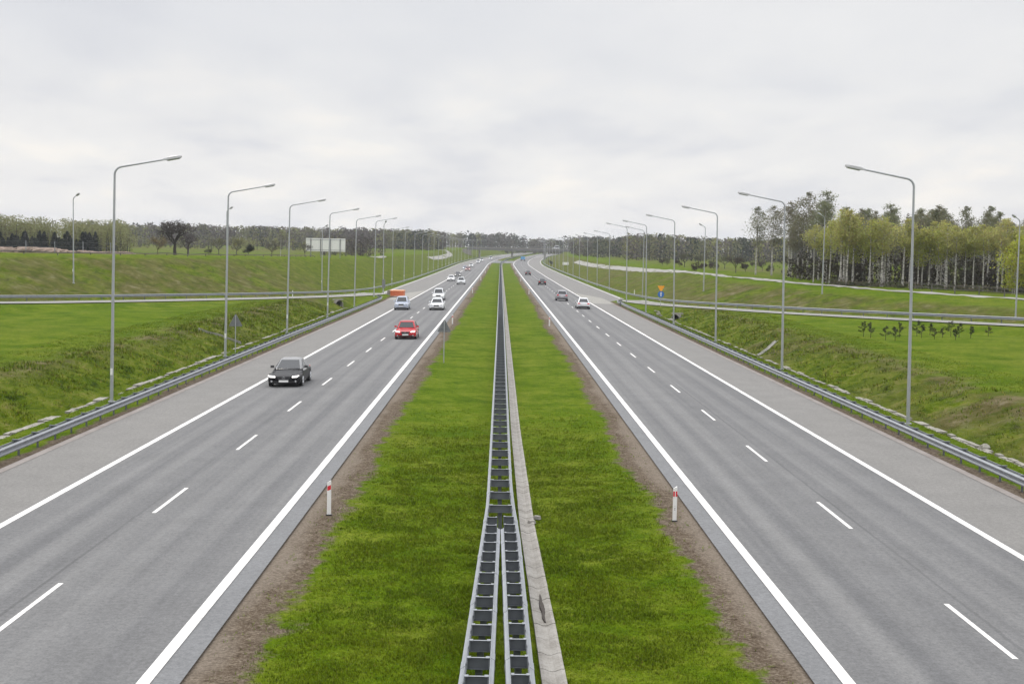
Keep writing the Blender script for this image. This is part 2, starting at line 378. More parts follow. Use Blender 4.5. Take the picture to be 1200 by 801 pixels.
_rs = np.random.RandomState(7); _LAT = _rs.rand(64, 64)
def vnoise(x, y):
    x = np.asarray(x, float); y = np.asarray(y, float)
    xi = np.floor(x).astype(int); yi = np.floor(y).astype(int); fx = x - xi; fy = y - yi
    fx = fx*fx*(3-2*fx); fy = fy*fy*(3-2*fy)
    g = lambda a, b: _LAT[a % 64, b % 64]
    return (g(xi, yi)*(1-fx) + g(xi+1, yi)*fx)*(1-fy) + (g(xi, yi+1)*(1-fx) + g(xi+1, yi+1)*fx)*fy
def fbm(x, y, o=3):
    r = 0; a = 0.5
    for k in range(o): r = r + a * (vnoise(x * 2**k + 13.7*k, y * 2**k + 5.1*k) - 0.5); a *= 0.5
    return r
PROF_S = [0, 0.9, 3.5, 5.0, 5.66, 17.0, 17.35, 18.3, 20.7, 21.4, 22.3, 24.3, 25.9, 27.2, 40, 400]
PROF_Z = [-.20, -.17, -.10, -.05, -.06, -.27, -.25, -.27, -.50, -.98, -.98, -.20, .42, .56, .62, .7]
TOP = {-1: ([0, 170, 240, 330, 600, 800, 1000, 1300, 4000], [6.2, 5.95, 5.6, 5.0, 5.4, 6.9, 8.0, 10, 14]),
       1: ([0, 150, 200, 280, 420, 600, 800, 1000, 1300, 4000], [2.6, 2.75, 3.5, 4.05, 4.0, 4.6, 5.6, 7.0, 10, 14])}
NAT = {-1: ([0, 170, 260, 400, 500, 800, 1500, 4000], [6.2, 5.8, 5.2, 4.6, 5.0, 7.3, 10, 14]),
       1: ([0, 180, 260, 400, 600, 900, 1500, 4000], [2.6, 2.95, 3.6, 4.0, 4.8, 7.0, 10, 14])}
def terrain(X, Y, full=False):
    X = np.asarray(X, float); Y = np.asarray(Y, float); X, Y = np.broadcast_arrays(X, Y)
    u = X - Xc(Y); s = np.abs(u); side = np.where(u < 0, -1, 1)
    zr = Zr(Y); sw = s + np.where(s > 20.5, 1, 0) * fbm(Y * 0.06, side * 3.3 + Y * 0) * 1.6 * ss(20.5, 25, s)
    prof = np.interp(sw, PROF_S, PROF_Z)
    shallow = 1 - ss(176, 204, Y)
    prof = np.where((s > 18.3) & (prof < -0.3), -0.3 + (prof + 0.3) * (1 - ss(188, 206, Y)), prof)
    prof = np.where(prof > 0.1, 0.1 + (prof - 0.1) * (0.35 + 0.65 * shallow), prof)
    z = prof + zr
    bank = ss(20.8, 21.8, s) * (1 - ss(25.9, 27.4, sw)); bank = np.where(Y > 206, 0, bank)
    z = z + fbm(X * .8, Y * .8, 3) * 0.38 * bank + fbm(X * .07, Y * .07, 3) * .5 * ss(27, 34, s) + fbm(X*.9, Y*.9, 2) * .07 * ss(17.5, 19, s)
    steep = np.zeros_like(z); dmin = np.full(z.shape, -1e3)
    for sg in (-1, 1):
        d, rz = ramp_dist(X, Y, sg); m = (side == sg) & (s > 17.2)
        w = ss(-8.0, -3.3, d)
        zi = z * (1 - w) + (rz - 0.10) * w
        low = np.where(Y > 205, zr - 0.27, zi)
        zi = np.where(s < 17.6, z, zi)
        T = np.interp(Y, *TOP[sg]); Nn = np.interp(Y, *NAT[sg])
        far = ss(28, 75, d) if sg < 0 else ss(22, 60, d)
        top = T * (1 - far) + Nn * far + fbm(X * .012 + 4, Y * .012, 3) * 1.2 * far + fbm(X*.15, Y*.15, 2) * .25
        rise = rz - 0.05 + (0.40 if sg < 0 else 0.33) * (d - 4.6)
        k = 0.8; hh = np.clip(0.5 + 0.5 * (top - rise) / k, 0, 1)
        zo = top * (1 - hh) + rise * hh - k * hh * (1 - hh)          # smooth minimum
        zo = zo + fbm(X * .5, Y * .5, 3) * 0.45 * ss(5, 7, d) * (1 - far)
        zo = np.where(d < 4.6, rz - 0.10, zo)
        zz = np.where(d > 3.0, zo, zi)
        z = np.where(m, zz, z)
        steep = np.where(m & (d > 4.4), (1 - ss(-0.6, 0.35, -(top - rise) ) ) * 1.0, steep)
        dmin = np.where(m, d, dmin)
    if not full: return z
    return z, s, sw, bank, steep, dmin, u
def tz(x, y): return float(terrain(np.array([x]), np.array([y]))[0])

uu = np.concatenate([np.arange(0, 6, .34), np.arange(6, 17, 1.1), np.arange(17, 30, .33), np.arange(30, 62, .8), np.arange(62, 130, 2.0), np.arange(130, 400, 9), np.arange(400, 3200, 90)])
uu = np.concatenate([-uu[:0:-1], uu])
yy = np.concatenate([np.arange(-60, 14, 4), np.arange(14, 130, .6), np.arange(130, 300, 1.0), np.arange(300, 700, 3.5), np.arange(700, 1400, 14), np.arange(1400, 7000, 140)])
UU, YY = np.meshgrid(uu, yy); XX = UU + Xc(np.minimum(YY, 1300))
ZZ, S_, SW_, BK_, ST_, D_, U_ = terrain(XX, YY, True)
nx, ny = len(uu), len(yy)
ii = (np.arange(ny-1)[:, None] * nx + np.arange(nx-1)[None, :]).ravel()
faces = np.stack([ii, ii+1, ii+nx+1, ii+nx], 1)
wig = fbm(XX * .35, YY * .22, 3) * 1.5 + fbm(XX * 1.4 + 7, YY * 1.1, 2) * .9
dirt = ss(3.6, 5.5, S_ + wig * .8) * (S_ < 5.9)
dirt = np.where(S_ > 16.5, (1 - ss(17.5, 18.7, S_ + wig * .5)) * .9, dirt)
dry = np.clip(ST_ * (0.75 + fbm(XX*.03, YY*.03) * .8), 0, 1) * np.where(U_ < 0, .25 + .75 * (1 - ss(165, 250, YY)), .9) + BK_ * ss(-.1, .35, fbm(XX*.05, YY*.05)) * np.where(U_ > 0, 1.0, .45)
crest = np.exp(-((SW_ - 27.0) / 1.4) ** 2) * (YY < 190) * np.where(U_ < 0, .95, .75)
dry = np.clip(dry + crest, 0, 1)
field = ss(24, 40, D_) * (YY > 100); dry = np.maximum(dry, field * np.clip(.55 + fbm(XX*.006 + 3, YY*.012, 3) * 2.6, 0, .95))
bankA = np.clip(BK_ + ST_ * .85, 0, 1)
ground = mesh_np('ground', np.stack([XX, YY, ZZ], -1).reshape(-1, 3), faces, GROUND, smooth=True,
                 attrs={'dirt': dirt.ravel(), 'dry': dry.ravel(), 'bank': bankA.ravel()})
tag(ground, kind='structure')

# ------------------------------------------------------------------ carriageways and their paint
YR = np.concatenate([np.arange(-60, 300, 4.0), np.arange(300, 1300, 10.0)])
def strip(name, mat, s0, s1, sg, dz, Y=YR, parent=None, n=1, uvoff=0.0):
    Y = np.asarray(Y, float); f0 = s0 if callable(s0) else (lambda y: np.full_like(y, s0)); f1 = s1 if callable(s1) else (lambda y: np.full_like(y, s1))
    a, b = f0(Y), f1(Y); vs = []; uv = []
    for k in range(n + 1):
        s = a + (b - a) * k / n
        vs.append(np.stack([Xc(Y) + sg * s, Y, road_z(s, Y) + dz], 1)); uv.append(np.stack([s * sg, Y], 1))
    vs = np.stack(vs, 1).reshape(-1, 3); uv = np.stack(uv, 1).reshape(-1, 2); w = n + 1
    i = (np.arange(len(Y)-1)[:, None] * w + np.arange(n)[None, :]).ravel()
    fs = np.stack([i, i+1, i+w+1, i+w], 1)
    if sg < 0: fs = fs[:, ::-1]
    return mesh_np(name, vs, fs, mat, parent, uv=uv)
def wide(y): return EDGE + ss(206, 222, y) * 4.3
def dashes(name, sg, phase, s, w, dz, parent, y0, y1, on=4.0, per=12.0):
    V = []; F = []; k0 = int((y0 - phase) // per)
    k = k0
    while phase + k * per < y1:
        a = phase + k * per; Yd = np.array([a, a + on])
        for y in Yd:
            for q in (s - w/2, s + w/2):
                V.append((float(Xc(y)) + sg * q, y, float(road_z(q, y)) + dz))
        b = len(V) - 4; F.append((b, b+1, b+3, b+2) if sg > 0 else (b, b+2, b+3, b+1)); k += 1
    return mesh_np(name, V, F, PAINT, parent)
for sg in (-1, 1):
    rd = strip('road', ASPH, EDGE_IN, wide, sg, 0.0, n=6); tag(rd, kind='structure')
    # the layer below steps out as a dark broken edge along the median
    e = strip('road_edge', KERB, EDGE - 0.02, EDGE + 0.32, sg, 0.012, YR[YR < 208], rd)
    ln = strip('edge_line', PAINT, IN - .12, IN + .12, sg, 0.006, parent=rd)
    ln = strip('edge_line', PAINT, OUT - .12, OUT + .12, sg, 0.006, parent=rd)
    strip('edge_line', PAINT, lambda y: wide(y) - .62, lambda y: wide(y) - .42, sg, 0.006, YR[YR > 226], rd)
    dashes('lane_line', sg, 37.5 if sg < 0 else 25.0, DASH, .12, 0.006, rd, 10, 1200)
# crossover gap in the far median and the concrete gore noses
cr = mesh_np('crossover', [(float(Xc(y)) + q, y, float(Zr(y)) + .01) for y in np.arange(690, 790, 10.) for q in (-5.7, 5.7)],
             [(2*i, 2*i+1, 2*i+3, 2*i+2) for i in range(9)], ASPH, uv=[(q, y) for y in np.arange(690, 790, 10.) for q in (-5.7, 5.7)])
tag(cr, kind='structure')
def ramp_strip(name, mat, sg, o0, o1, dz, i0=0, i1=None, parent=None):
    P = RAMPS[sg][i0:i1]; T = np.gradient(P[:, :2], axis=0); T /= np.linalg.norm(T, axis=1)[:, None]
    Nn = np.stack([-T[:, 1], T[:, 0]], 1) * (1 if sg < 0 else -1)
    V = []; UVs = []
    for p, n in zip(P, Nn):
        for o in (o0, o1):
            V.append((p[0] + n[0]*o, p[1] + n[1]*o, p[2] + dz)); UVs.append((20 + o, p[1]))
    F = [(2*i, 2*i+1, 2*i+3, 2*i+2) for i in range(len(P)-1)]
    if sg < 0: pass
    else: F = [f[::-1] for f in F]
    return mesh_np(name, V, F, mat, parent, uv=UVs)
for sg in (-1, 1):
    i1 = 29
    rs = ramp_strip('slip_road', SLIP, sg, -2.4, 2.4, 0.0, 0, i1); tag(rs, kind='structure')
    ramp_strip('edge_line', PAINT, sg, -2.1, -1.9, .006, 0, i1, rs)
    ramp_strip('edge_line', PAINT, sg, 1.9, 2.1, .006, 0, i1, rs)
    # pale paved nose where the slip road leaves
    gy = np.linspace(200, 250, 11)
    go = strip('gore_paving', CONC2, OUT + .3, lambda y: OUT + .3 + 3.4 * ss(252, 222, y) + .02, sg, .004, gy); tag(go, kind='structure')
def path_strip(name, mat, pts, w, dz=.04, sub=6, nc=6):
    P = smooth_poly([(x, y, 0) for x, y in pts], sub); T = np.gradient(P[:, :2], axis=0); T /= np.linalg.norm(T, axis=1)[:, None]
    Nn = np.stack([-T[:, 1], T[:, 0]], 1); V = []; zc = terrain(P[:, 0], P[:, 1])
    O = np.linspace(-w/2, w/2, nc); X = P[:, 0:1] + Nn[:, 0:1]*O; Y = P[:, 1:2] + Nn[:, 1:2]*O
    Z = terrain(X, Y); Z = Z + dz; V = np.stack([X, Y, Z], -1).reshape(-1, 3)
    i = (np.arange(len(P)-1)[:, None] * nc + np.arange(nc-1)[None, :]).ravel()
    return tag(mesh_np(name, V, np.stack([i, i+nc, i+nc+1, i+1], 1), mat, smooth=True), kind='structure')
SERVICE_R = [(86, 120), (73, 142), (64, 160), (54, 179), (46.5, 200), (41, 235), (38, 275), (35.5, 320), (34.5, 370), (33.5, 430), (33, 500), (33.5, 580)]
path_strip('path', CONC2, SERVICE_R, 2.9, .06, 16)
SERVICE_L = [(-31.5, 590), (-30.6, 650), (-30.0, 720), (-30.5, 790), (-40, 850)]
path_strip('path', CONC2, SERVICE_L, 3.4, .08, 20)
path_strip('path', CONC2, [(-37.5, 380), (-36.5, 400), (-37.5, 425)], 1.8, .08, 12)

# stone-lined ditch at the foot of each bank
def ditch(sg, y0, y1, seed):
    rng = random.Random(seed); mb = MB(); y = y0
    while y < y1:
        L = rng.uniform(.35, .95) if rng.random() < .55 else rng.uniform(.9, 1.5)
        gap = rng.random() < (.04 if y < 75 else .12)
        if not gap:
            s = 21.85 + float(fbm(y * .06, sg * 3.3)) * .5; wob = rng.uniform(-.06, .06)
            for q, w_ in ((s - .13 + wob, .26), (s + .13 + wob, .24)):
                if rng.random() < .12: continue
                x = float(Xc(y)) + sg * q
                mb.box((x, y + L/2, tz(x, y + L/2) + rng.uniform(.01, .05)), (w_, L - .04, .12), rng.uniform(-.05, .05))
        y += L + (rng.uniform(.0, .03) if not gap else rng.uniform(.2, .6))
    return tag(mb.build('drainage_channel', STONE), kind='structure')
ditch(-1, 40, 185, 3); ditch(1, 38, 185, 4)
# concrete gutter beside the median rail, cast in metre lengths
def gutter():
    rng = random.Random(5); mb = MB(); y = 12.0
    def gc(y): return U0 + np.interp(y, [12, 23, 37, 57, 120, 700], [1.22, .97, .74, .64, .62, .62])
    def gw(y): return np.interp(y, [12, 23, 37, 57, 120], [.46, .46, .42, .40, .38])
    while y < 690:
        L = 1.0 if y < 120 else 6.0
        a, b = y + .012, y + L - .012
        if not (37.2 < y < 37.9):
            rings = []
            for q in (a, b):
                c = float(gc(q)) + float(Xc(q)) - U0 + rng.uniform(-.004, .004); w = float(gw(q)); z0 = float(Zr(q)) - .145 + rng.uniform(-.004, .004)
                rings.append([(c-w/2, q, z0-.15), (c-w/2, q, z0+.05), (c-w/2+.06, q, z0+.05), (c-.04, q, z0), (c+.04, q, z0), (c+w/2-.06, q, z0+.05), (c+w/2, q, z0+.05), (c+w/2, q, z0-.15)][::-1])
            mb.loft(rings)
        y += L
    return tag(mb.build('median_gutter', CONC), 'weathered concrete gutter running along the right of the median guardrail', 'gutter')
gutter()
for q, d_, a_, l_ in (((.88, 37.3, -.10), (.22, .14, .09), .4, 'broken lump of concrete lying in the gap of the median gutter'), ((1.05, 37.9, -.09), (.20, .16, .10), -.5, 'broken lump of concrete at the grass beside the gap of the median gutter')):
    tag(MB().box((U0 + q[0], q[1], q[2]), d_, a_, .8).build('concrete_lump', CONC), l_, 'concrete')
def litter():
    mb = MB(); rn = random.Random(12); rings = []
    for k in range(9):
        t = k / 8; w = .065 * math.sin(math.pi * (.08 + .84 * t)) * rn.uniform(.7, 1.25); x = U0 + .92 - .05 * t + rn.uniform(-.015, .015); y_ = 27.2 + t * 2.2
        rings.append([(x - w, y_, -.16), (x - w * .6, y_, -.108), (x + w * .6, y_, -.108), (x + w, y_, -.16)])
    return tag(mb.loft(rings).build('debris', BARK), 'dark streak of wet litter lying in the median gutter', 'debris', kind='stuff')
litter()
#@@RAILS
# ------------------------------------------------------------------ guardrails
WSEC = [(.012, .156), (.030, .135), (.078, .112), (.083, .09), (.078, .070), (.006, .022), (.0, 0), (.006, -.022), (.078, -.070), (.083, -.09), (.078, -.112), (.030, -.135), (.012, -.156)]
def wbeam(pts, face, laps=2):
    """a W-profile rail along pts (x,y,z of the profile's middle); face = +1 when its ridges face the left of travel, -1 the right"""
    pts = np.array(pts, float); T = np.gradient(pts[:, :2], axis=0); T /= np.linalg.norm(T, axis=1)[:, None]
    rings = []
    for p, t in zip(pts, T):
        n = (-t[1] * face, t[0] * face)
        fr = [(p[0] + n[0]*o, p[1] + n[1]*o, p[2] + z) for o, z in WSEC]
        bk = [(p[0] + n[0]*(o-.007), p[1] + n[1]*(o-.007), p[2] + z) for o, z in WSEC][::-1]
        rings.append(fr + bk if face > 0 else (fr + bk)[::-1])
    mb = MB().loft(rings)
    if laps:       # overlapped bolted joints
        for i in range(1, len(pts) - 1, laps):
            p, t = pts[i], T[i]; n = (-t[1] * face, t[0] * face); rr = []
            for q in (-.19, .19):
                fr = [(p[0] + t[0]*q + n[0]*(o+.007), p[1] + t[1]*q + n[1]*(o+.007), p[2] + z*1.02) for o, z in WSEC]; bk = [(a - n[0]*.011, b - n[1]*.011, c) for a, b, c in fr][::-1]
                rr.append(fr + bk if face > 0 else (fr + bk)[::-1])
            mb.loft(rr)
    return mb
def cpost_mesh(h, w=.10, d=.055):
    mb = MB(); mb.box((0, 0, h/2), (w, .006, h)); mb.box((-w/2, d/2 + .003, h/2), (.006, d, h)); mb.box((w/2, d/2 + .003, h/2), (.006, d, h))
    return mb.mesh('post', GALV_D)
# the double-sided rail along the median: from the fork on one ladder, nearer to us two
med = tag(empty('median_guardrail', (U0, 34, -.2)), 'double-sided steel guardrail with cross bars along the grass median, forking towards the camera', 'guardrail')
ZB = .48
def zmed(y): return float(Zr(y)) + ZB
# where the ridges of the outer beams run; inside the fork each branch is its own narrower ladder
XL = lambda y: np.interp(y, [10, 20.6, 32, 36.5, 45, 104, 1300], [-.96, -.71, -.49, -.405, -.395, -.36, -.36]) + Xc(y) - .027
XR = lambda y: np.interp(y, [10, 20.6, 32, 36.5, 39, 45, 104, 1300], [.80, .575, .49, .39, .355, .35, .365, .365]) + Xc(y) - .027
IL = lambda y: XL(y) + np.interp(y, [10, 20.6, 32, 35], [.60, .59, .475, .43])
IR = lambda y: XR(y) - np.interp(y, [10, 20.6, 32, 35], [.485, .485, .485, .44])
RD = .083
def kid(o, parent):       # hand a mesh built at world coordinates to a thing whose Empty stands elsewhere
    o.parent = parent; o.matrix_parent_inverse = Matrix.Translation(-Vector(parent.location)); KIDS.setdefault(parent.name, []).append(o); return o
yn = np.concatenate([np.arange(12, 60, 2.0), np.arange(60, 1180, 10.0)])
kid(wbeam([(float(XL(y)) + RD, y, zmed(y)) for y in yn], 1).build('beam', GALV, smooth=40), med)
kid(wbeam([(float(XR(y)) - RD, y, zmed(y)) for y in yn], -1).build('beam', GALV, smooth=40), med)
yi = np.arange(12, 33.6, 1.5)
kid(wbeam([(float(IL(y)) - RD, y, zmed(y)) for y in yi], -1).build('beam', GALV, smooth=40), med)
kid(wbeam([(float(IR(y)) + RD, y, zmed(y)) for y in yi], 1).build('beam', GALV, smooth=40), med)
def spacer_mesh(w):
    mb = MB(); mb.box((0, 0, .0), (w, .006, .20)); mb.box((0, -.022, -.103), (w, .05, .006)); nd = len(mb.f); mb.box((0, -.02, .103), (w, .045, .006))
    for sx in (-1, 1):
        mb.box((sx * (w/2 - .035), -.03, .112), (.07, .10, .012)); mb.box((sx * (w/2 - .012), -.03, 0), (.02, .06, .16))
    m = mb.mesh('cross_bar', GALV_D); m.materials.append(GALV)
    for f in list(m.polygons)[nd:]: f.material_index = 1  # webs stay dark, top flange light: their shading is put into the colour
    return m
SPM = spacer_mesh(.4); CPM = cpost_mesh(.86)
bars = []
for y in np.arange(12.35, 34.6, 1.0):
    bars.append((float(XL(y)) + RD, float(IL(y)) - RD, y)); bars.append((float(IR(y)) + RD, float(XR(y)) - RD, y + .12))
for y in np.arange(36.0, 1180, 2.0): bars.append((float(XL(y)) + RD, float(XR(y)) - RD, y))
rest = MB(); restp = MB()
for i, (xa, xb, y) in enumerate(bars):
    x = (xa + xb) / 2
    if i < 99:
        o = kid(obj('cross_bar', SPM), med); o.location = (x, y, zmed(y) + .045); o.scale.x = (xb - xa - .008) / .4
        p = kid(obj('post', CPM), med); p.location = (x, y + .03, zmed(y) + .12 - .86)
    else:
        rest.box((x, y - .02, zmed(y) + .05), (xb - xa - .01, .06, .2)); restp.box((x, y + .03, zmed(y) - .3), (.1, .05, .8))
tag(kid(rest.build('cross_bar', GALV_D), med), kind='stuff'); tag(kid(restp.build('post', GALV_D), med), kind='stuff')

def side_rail(name, path, sg, label, step, face_in=True, hgt=.58, back=True, post_from=0, post_to=1e9):
    """path: (x, y) from near to far, the rail's traffic face on the motorway/slip side; sg = which side of the road the traffic is"""
    P = np.array(path, float); d = np.concatenate([[0], np.cumsum(np.linalg.norm(np.diff(P, axis=0), axis=1))])
    n = max(2, int(d[-1] / 3.0)) if d[-1] < 500 else int(d[-1] / 5.0)
    q = np.linspace(0, d[-1], n); X = np.interp(q, d, P[:, 0]); Y = np.interp(q, d, P[:, 1]); Z = terrain(X, Y)
    Z = np.convolve(np.pad(Z, 2, mode='edge'), np.ones(5)/5, 'valid') + hgt - .155
    root = tag(empty(name, (float(X[0]), float(Y[0]), float(Z[0]) - hgt)), label, 'guardrail')
    kid(wbeam(list(zip(X, Y, Z)), sg).build('beam', GALV, smooth=40), root)
    T = np.gradient(np.stack([X, Y], 1), axis=0); T /= np.linalg.norm(T, axis=1)[:, None]
    Nx, Ny = -T[:, 1] * sg, T[:, 0] * sg                 # towards the traffic
    if back:     # the thin tension strap behind the posts
        mb = MB(); rings = []
        for x, y, z, a, b in zip(X, Y, Z, Nx, Ny):
            x -= a*.36; y -= b*.36; rings.append([(x, y, z+.09), (x - a*.02, y - b*.02, z+.09), (x - a*.02, y - b*.02, z+.01), (x, y, z+.01)])
        kid(mb.loft(rings).build('rear_strap', GALV), root)
    pm = MB(); pm.box((0, 0, .42), (.05, .10, .84)); pmesh = pm.mesh('post', GALV_D)
    sm = MB(); sm.box((-.19, 0, .02), (.40, .09, .05)); sm.box((-.17, 0, -.05), (.34, .012, .10)); smesh = sm.mesh('spacer', GALV_D)
    ang = np.arctan2(Ny, Nx); cnt = 0; rp = MB()
    for t in np.arange(1.0, d[-1], step):
        x, y, z, a = (float(np.interp(t, q, v)) for v in (X, Y, Z, ang))
        if cnt < 99:
            p = kid(obj('post', pmesh), root); p.location = (x - .16*math.cos(a), y - .16*math.sin(a), z - .70); p.rotation_euler.z = a
            if back:
                s_ = kid(obj('spacer', smesh), root); s_.location = (x, y, z + .12); s_.rotation_euler.z = a
        else: rp.box((x - .16*math.cos(a), y - .16*math.sin(a), z - .28), (.1, .1, .8))
        cnt += 1
    if rp.v: tag(kid(rp.build('post', GALV_D), root), kind='stuff')
    return root
def main_rail(sg):
    pts = [(sg * 17.78 + float(Xc(y)), y) for y in np.arange(33.5, 196, 2.0)] + [(sg * (17.85), 199), (sg * 18.15, 201.5), (sg * 18.7, 202.8)]
    return pts
side_rail('roadside_guardrail', main_rail(-1), -1, 'long steel guardrail along the left carriageway verge, ending at the orange crash cushion', 2.0)
side_rail('roadside_guardrail', main_rail(1), 1, 'long steel guardrail along the right carriageway verge, ending in front of the slip road', 2.0)
def ramp_rail(sg, off):
    P = RAMPS[sg]; T = np.gradient(P[:, :2], axis=0); T /= np.linalg.norm(T, axis=1)[:, None]
    Nn = np.stack([-T[:, 1], T[:, 0]], 1) * (1 if sg < 0 else -1)
    return [(p[0] + n[0]*off, p[1] + n[1]*off) for p, n in zip(P, Nn) if 60 < p[1] < 1150]
side_rail('slip_road_guardrail', ramp_rail(-1, 3.0), -1, 'steel guardrail along the outer side of the left slip road, below the grassy bank', 4.0, back=False, hgt=.74)
side_rail('slip_road_guardrail', ramp_rail(1, 3.0), 1, 'steel guardrail along the outer side of the right slip road, below the grassy bank', 4.0, back=False, hgt=.74)

# ------------------------------------------------------------------ street lamps
def lamp_proto(H, arm, rise, lum):
    root = empty('street_lamp')
    mb = MB(); mb.tube([(0, 0, -.3), (0, 0, H * .34), (0, 0, H - .5)], [.095, .08, .055], 10); mb.cyl((0, 0, .02), (0, 0, 1), .17, .06, 12)
    mb.build('pole', POLE, root, 40)
    pts = [(0, 0, H - .52)]; R = .42
    for k in range(7):
        a = (math.pi/2 - rise) * k / 6; pts.append((R * (1 - math.cos(a)), 0, H - .42 + R * math.sin(a)))
    ex, ez = pts[-1][0], pts[-1][2]; L = arm - ex - lum
    pts.append((ex + L, 0, ez + L * math.tan(rise)))
    MB().tube(pts, [.055] * 4 + [.05] * 4 + [.042], 8).build('arm', POLE, root, 40)
    ax, az = pts[-1][0], pts[-1][2]; mb = MB(); rings = []
    for t, w, h_ in ((-.12, .10, .07), (.0, .20, .12), (.25, .32, .17), (.7, .34, .17), (.95, .26, .12), (1, .16, .07)):
        x = ax + t * lum; z = az + t * lum * math.tan(rise)
        rings.append([(x, -w/2, z - h_*.35), (x, w/2, z - h_*.35), (x, w/2*.9, z + h_*.35), (x, w*.25, z + h_*.65), (x, -w*.25, z + h_*.65), (x, -w/2*.9, z + h_*.35)])
    lm = mb.loft(rings).build('luminaire', LUMI, root, 40)
    gb = MB(); x0, x1 = ax + .18*lum, ax + .9*lum
    gb.loft([[(x, -.13, az + (x-ax)*math.tan(rise) - d_), (x, .13, az + (x-ax)*math.tan(rise) - d_), (x, .10, az + (x-ax)*math.tan(rise) - d_ - .05), (x, -.10, az + (x-ax)*math.tan(rise) - d_ - .05)] for x, d_ in ((x0, .052), (x1, .048))])
    gb.build('lens', LENS, lm)
    mb = MB(); mb.box((.0, -.087, 1.55), (.11, .02, .34)); mb.build('access_door', WHITE, root)
    return root
LAMP = lamp_proto(11.95, 3.35, rad(11.5), .85)
SMALL = lamp_proto(10.3, 1.35, rad(22), .6)
used = set()
def put_lamp(proto, x, y, rz, label, group, lean=0.0, dz=0.0):
    o = proto if proto.name not in used else copy_tree(proto)
    used.add(proto.name); o.location = (x, y, tz(x, y) + dz); o.rotation_euler = (0, lean, rz); return tag(o, label, 'street lamp', group)
YL = [66.8, 95.0, 122.6, 150.2, 179.6, 207.5]; YF = [276, 311, 346, 381, 414, 447, 480, 513, 547, 581, 616, 651, 687, 723, 760, 798, 838, 880, 925]
for sg, nm in ((-1, 'left'), (1, 'right')):
    grp = 'tall street lamps along the %s carriageway' % nm; k = 0
    off = {-1: [-.05, .05, .05, -.1, .1, .1], 1: [0, .1, .1, .0, .0, .1]}[sg]
    ys = YL if sg < 0 else [63.6, 92.9, 121.8, 150.8, 179.8, 208.6]
    for i, y in enumerate(ys + YF):
        s_ = 19.95 + off[i] if i < 6 else 22.9
        if sg > 0 and i < 6: s_ = 19.95 + off[i]
        put_lamp(LAMP, sg * s_ + float(Xc(y)), y, 0 if sg < 0 else math.pi,
                 'tall street lamp, %s from the camera along the %s carriageway' % (ordinal(i + 1), nm), grp, rad(.9))
put_lamp(LAMP, -20.35, 229, -math.pi/2 + .2, 'street lamp beside the orange crash cushion, its arm turned towards the camera', 'tall street lamps at the slip roads', 0)
put_lamp(LAMP, 25.3, 232, math.pi, 'tall street lamp at the foot of the right bank behind the slip road bend', 'tall street lamps at the slip roads', 0)
for sg, nm, L in ((-1, 'left', [(-51.2, 158.0), (-39.0, 187.5), (-29.0, 214)]), (1, 'right', [(54.4, 137.5), (43.0, 174.5), (32.6, 209.5)])):
    for (x, y), w_ in zip(L, ('nearest', 'middle', 'farthest')):
        put_lamp(SMALL, x, y, (-.75 if sg < 0 else math.pi + .6), 'short-armed street lamp below the %s bank, %s of three' % (nm, w_), 'short-armed street lamps along the slip roads', 0)

# ------------------------------------------------------------------ roadside marker posts
def marker(kind):
    root = empty('marker_post'); mb = MB()
    mb.loft([[(-.06, -.02, z0 + a), (.06, -.02, z0 + b), (.045, .04, z0 + b), (-.045, .04, z0 + a)] for z0, a, b in ((-.1, 0, 0), (.6, 0, 0), (1.0, -.03, .03))])
    mb.build('body', WHITE, root)
    r = MB()
    if kind < 0: r.loft([[(-.05, y, .735), (.052, y, .765), (.052, y, .90), (-.05, y, .86)] for y in (-.026, -.0215)])
    else:
        for x in (-.032, .038): r.box((x, -.0245, .815), (.042, .006, .15))
    r.build('reflector', RED_R, root)
    f = MB(); f.box((.0, 0, .015), (.17, .10, .05)); f.build('foot', BLACK, root)
    if kind > 0:
        t = MB()
        for z, w_ in ((.46, .014), (.40, .03), (.375, .012), (.35, .028)): t.box((.0, -.0225, z), (w_, .004, .012))
        t.build('number', DARK, root)
    return root
for sg, nm in ((-1, 'left'), (1, 'right')):
    mk = marker(sg)
    for k in range(7):
        y = 37.5 + 97.5 * k; o = mk if k == 0 else copy_tree(mk)
        x = sg * (4.98 if sg < 0 else 5.02) + float(Xc(y)); o.location = (x, y, tz(x, y) - .01)
        tag(o, 'white red-banded marker post on the %s median edge, %s from the camera' % (nm, ordinal(k + 1)), 'marker post', 'white marker posts along the median')
for x, y, l in ((-31.0, 196.5, 'small white marker stub at the foot of the left bank, behind the slip road guardrail'), (25.2, 245, 'small white marker stub at the foot of the right bank, behind the slip road guardrail')):
    mb = MB(); mb.box((0, 0, .4), (.14, .06, 1.0), 0, .8); o = mb.build('marker_stub', WHITE); o.location = (x, y, tz(x, y)); tag(o, l, 'marker post')

# ------------------------------------------------------------------ signs
def sign_post(root, h, r=.035): MB().tube([(0, 0, -.3), (0, 0, h)], r, 8).build('post', POLE, root, 40)
def tri_sign(x, y, label, zb, w, rz=0):
    root = tag(empty('warning_sign', (x, y, tz(x, y)), rz), label, 'road sign'); hgt = w * .9
    sign_post(root, zb + hgt * .95)
    mb = MB(); pl = [(-w/2 + .05, zb), (w/2 - .05, zb), (w/2, zb + .06), (.05, zb + hgt), (-.05, zb + hgt), (-w/2, zb + .06)]
    mb.prism(pl, .045, .06); pn = mb.build('panel', SIGNB, root)
    f = MB()
    for z in (zb + hgt * .25, zb + hgt * .6): f.box((0, .038, z), (.55 * w * (1 - (z - zb) / hgt) + .1, .012, .04))
    f.build('bracket', GALV_D, root)
    return root
tri_sign(-19.9, 99.0, 'grey back of a triangular road sign behind the left guardrail', 2.0, 1.0)
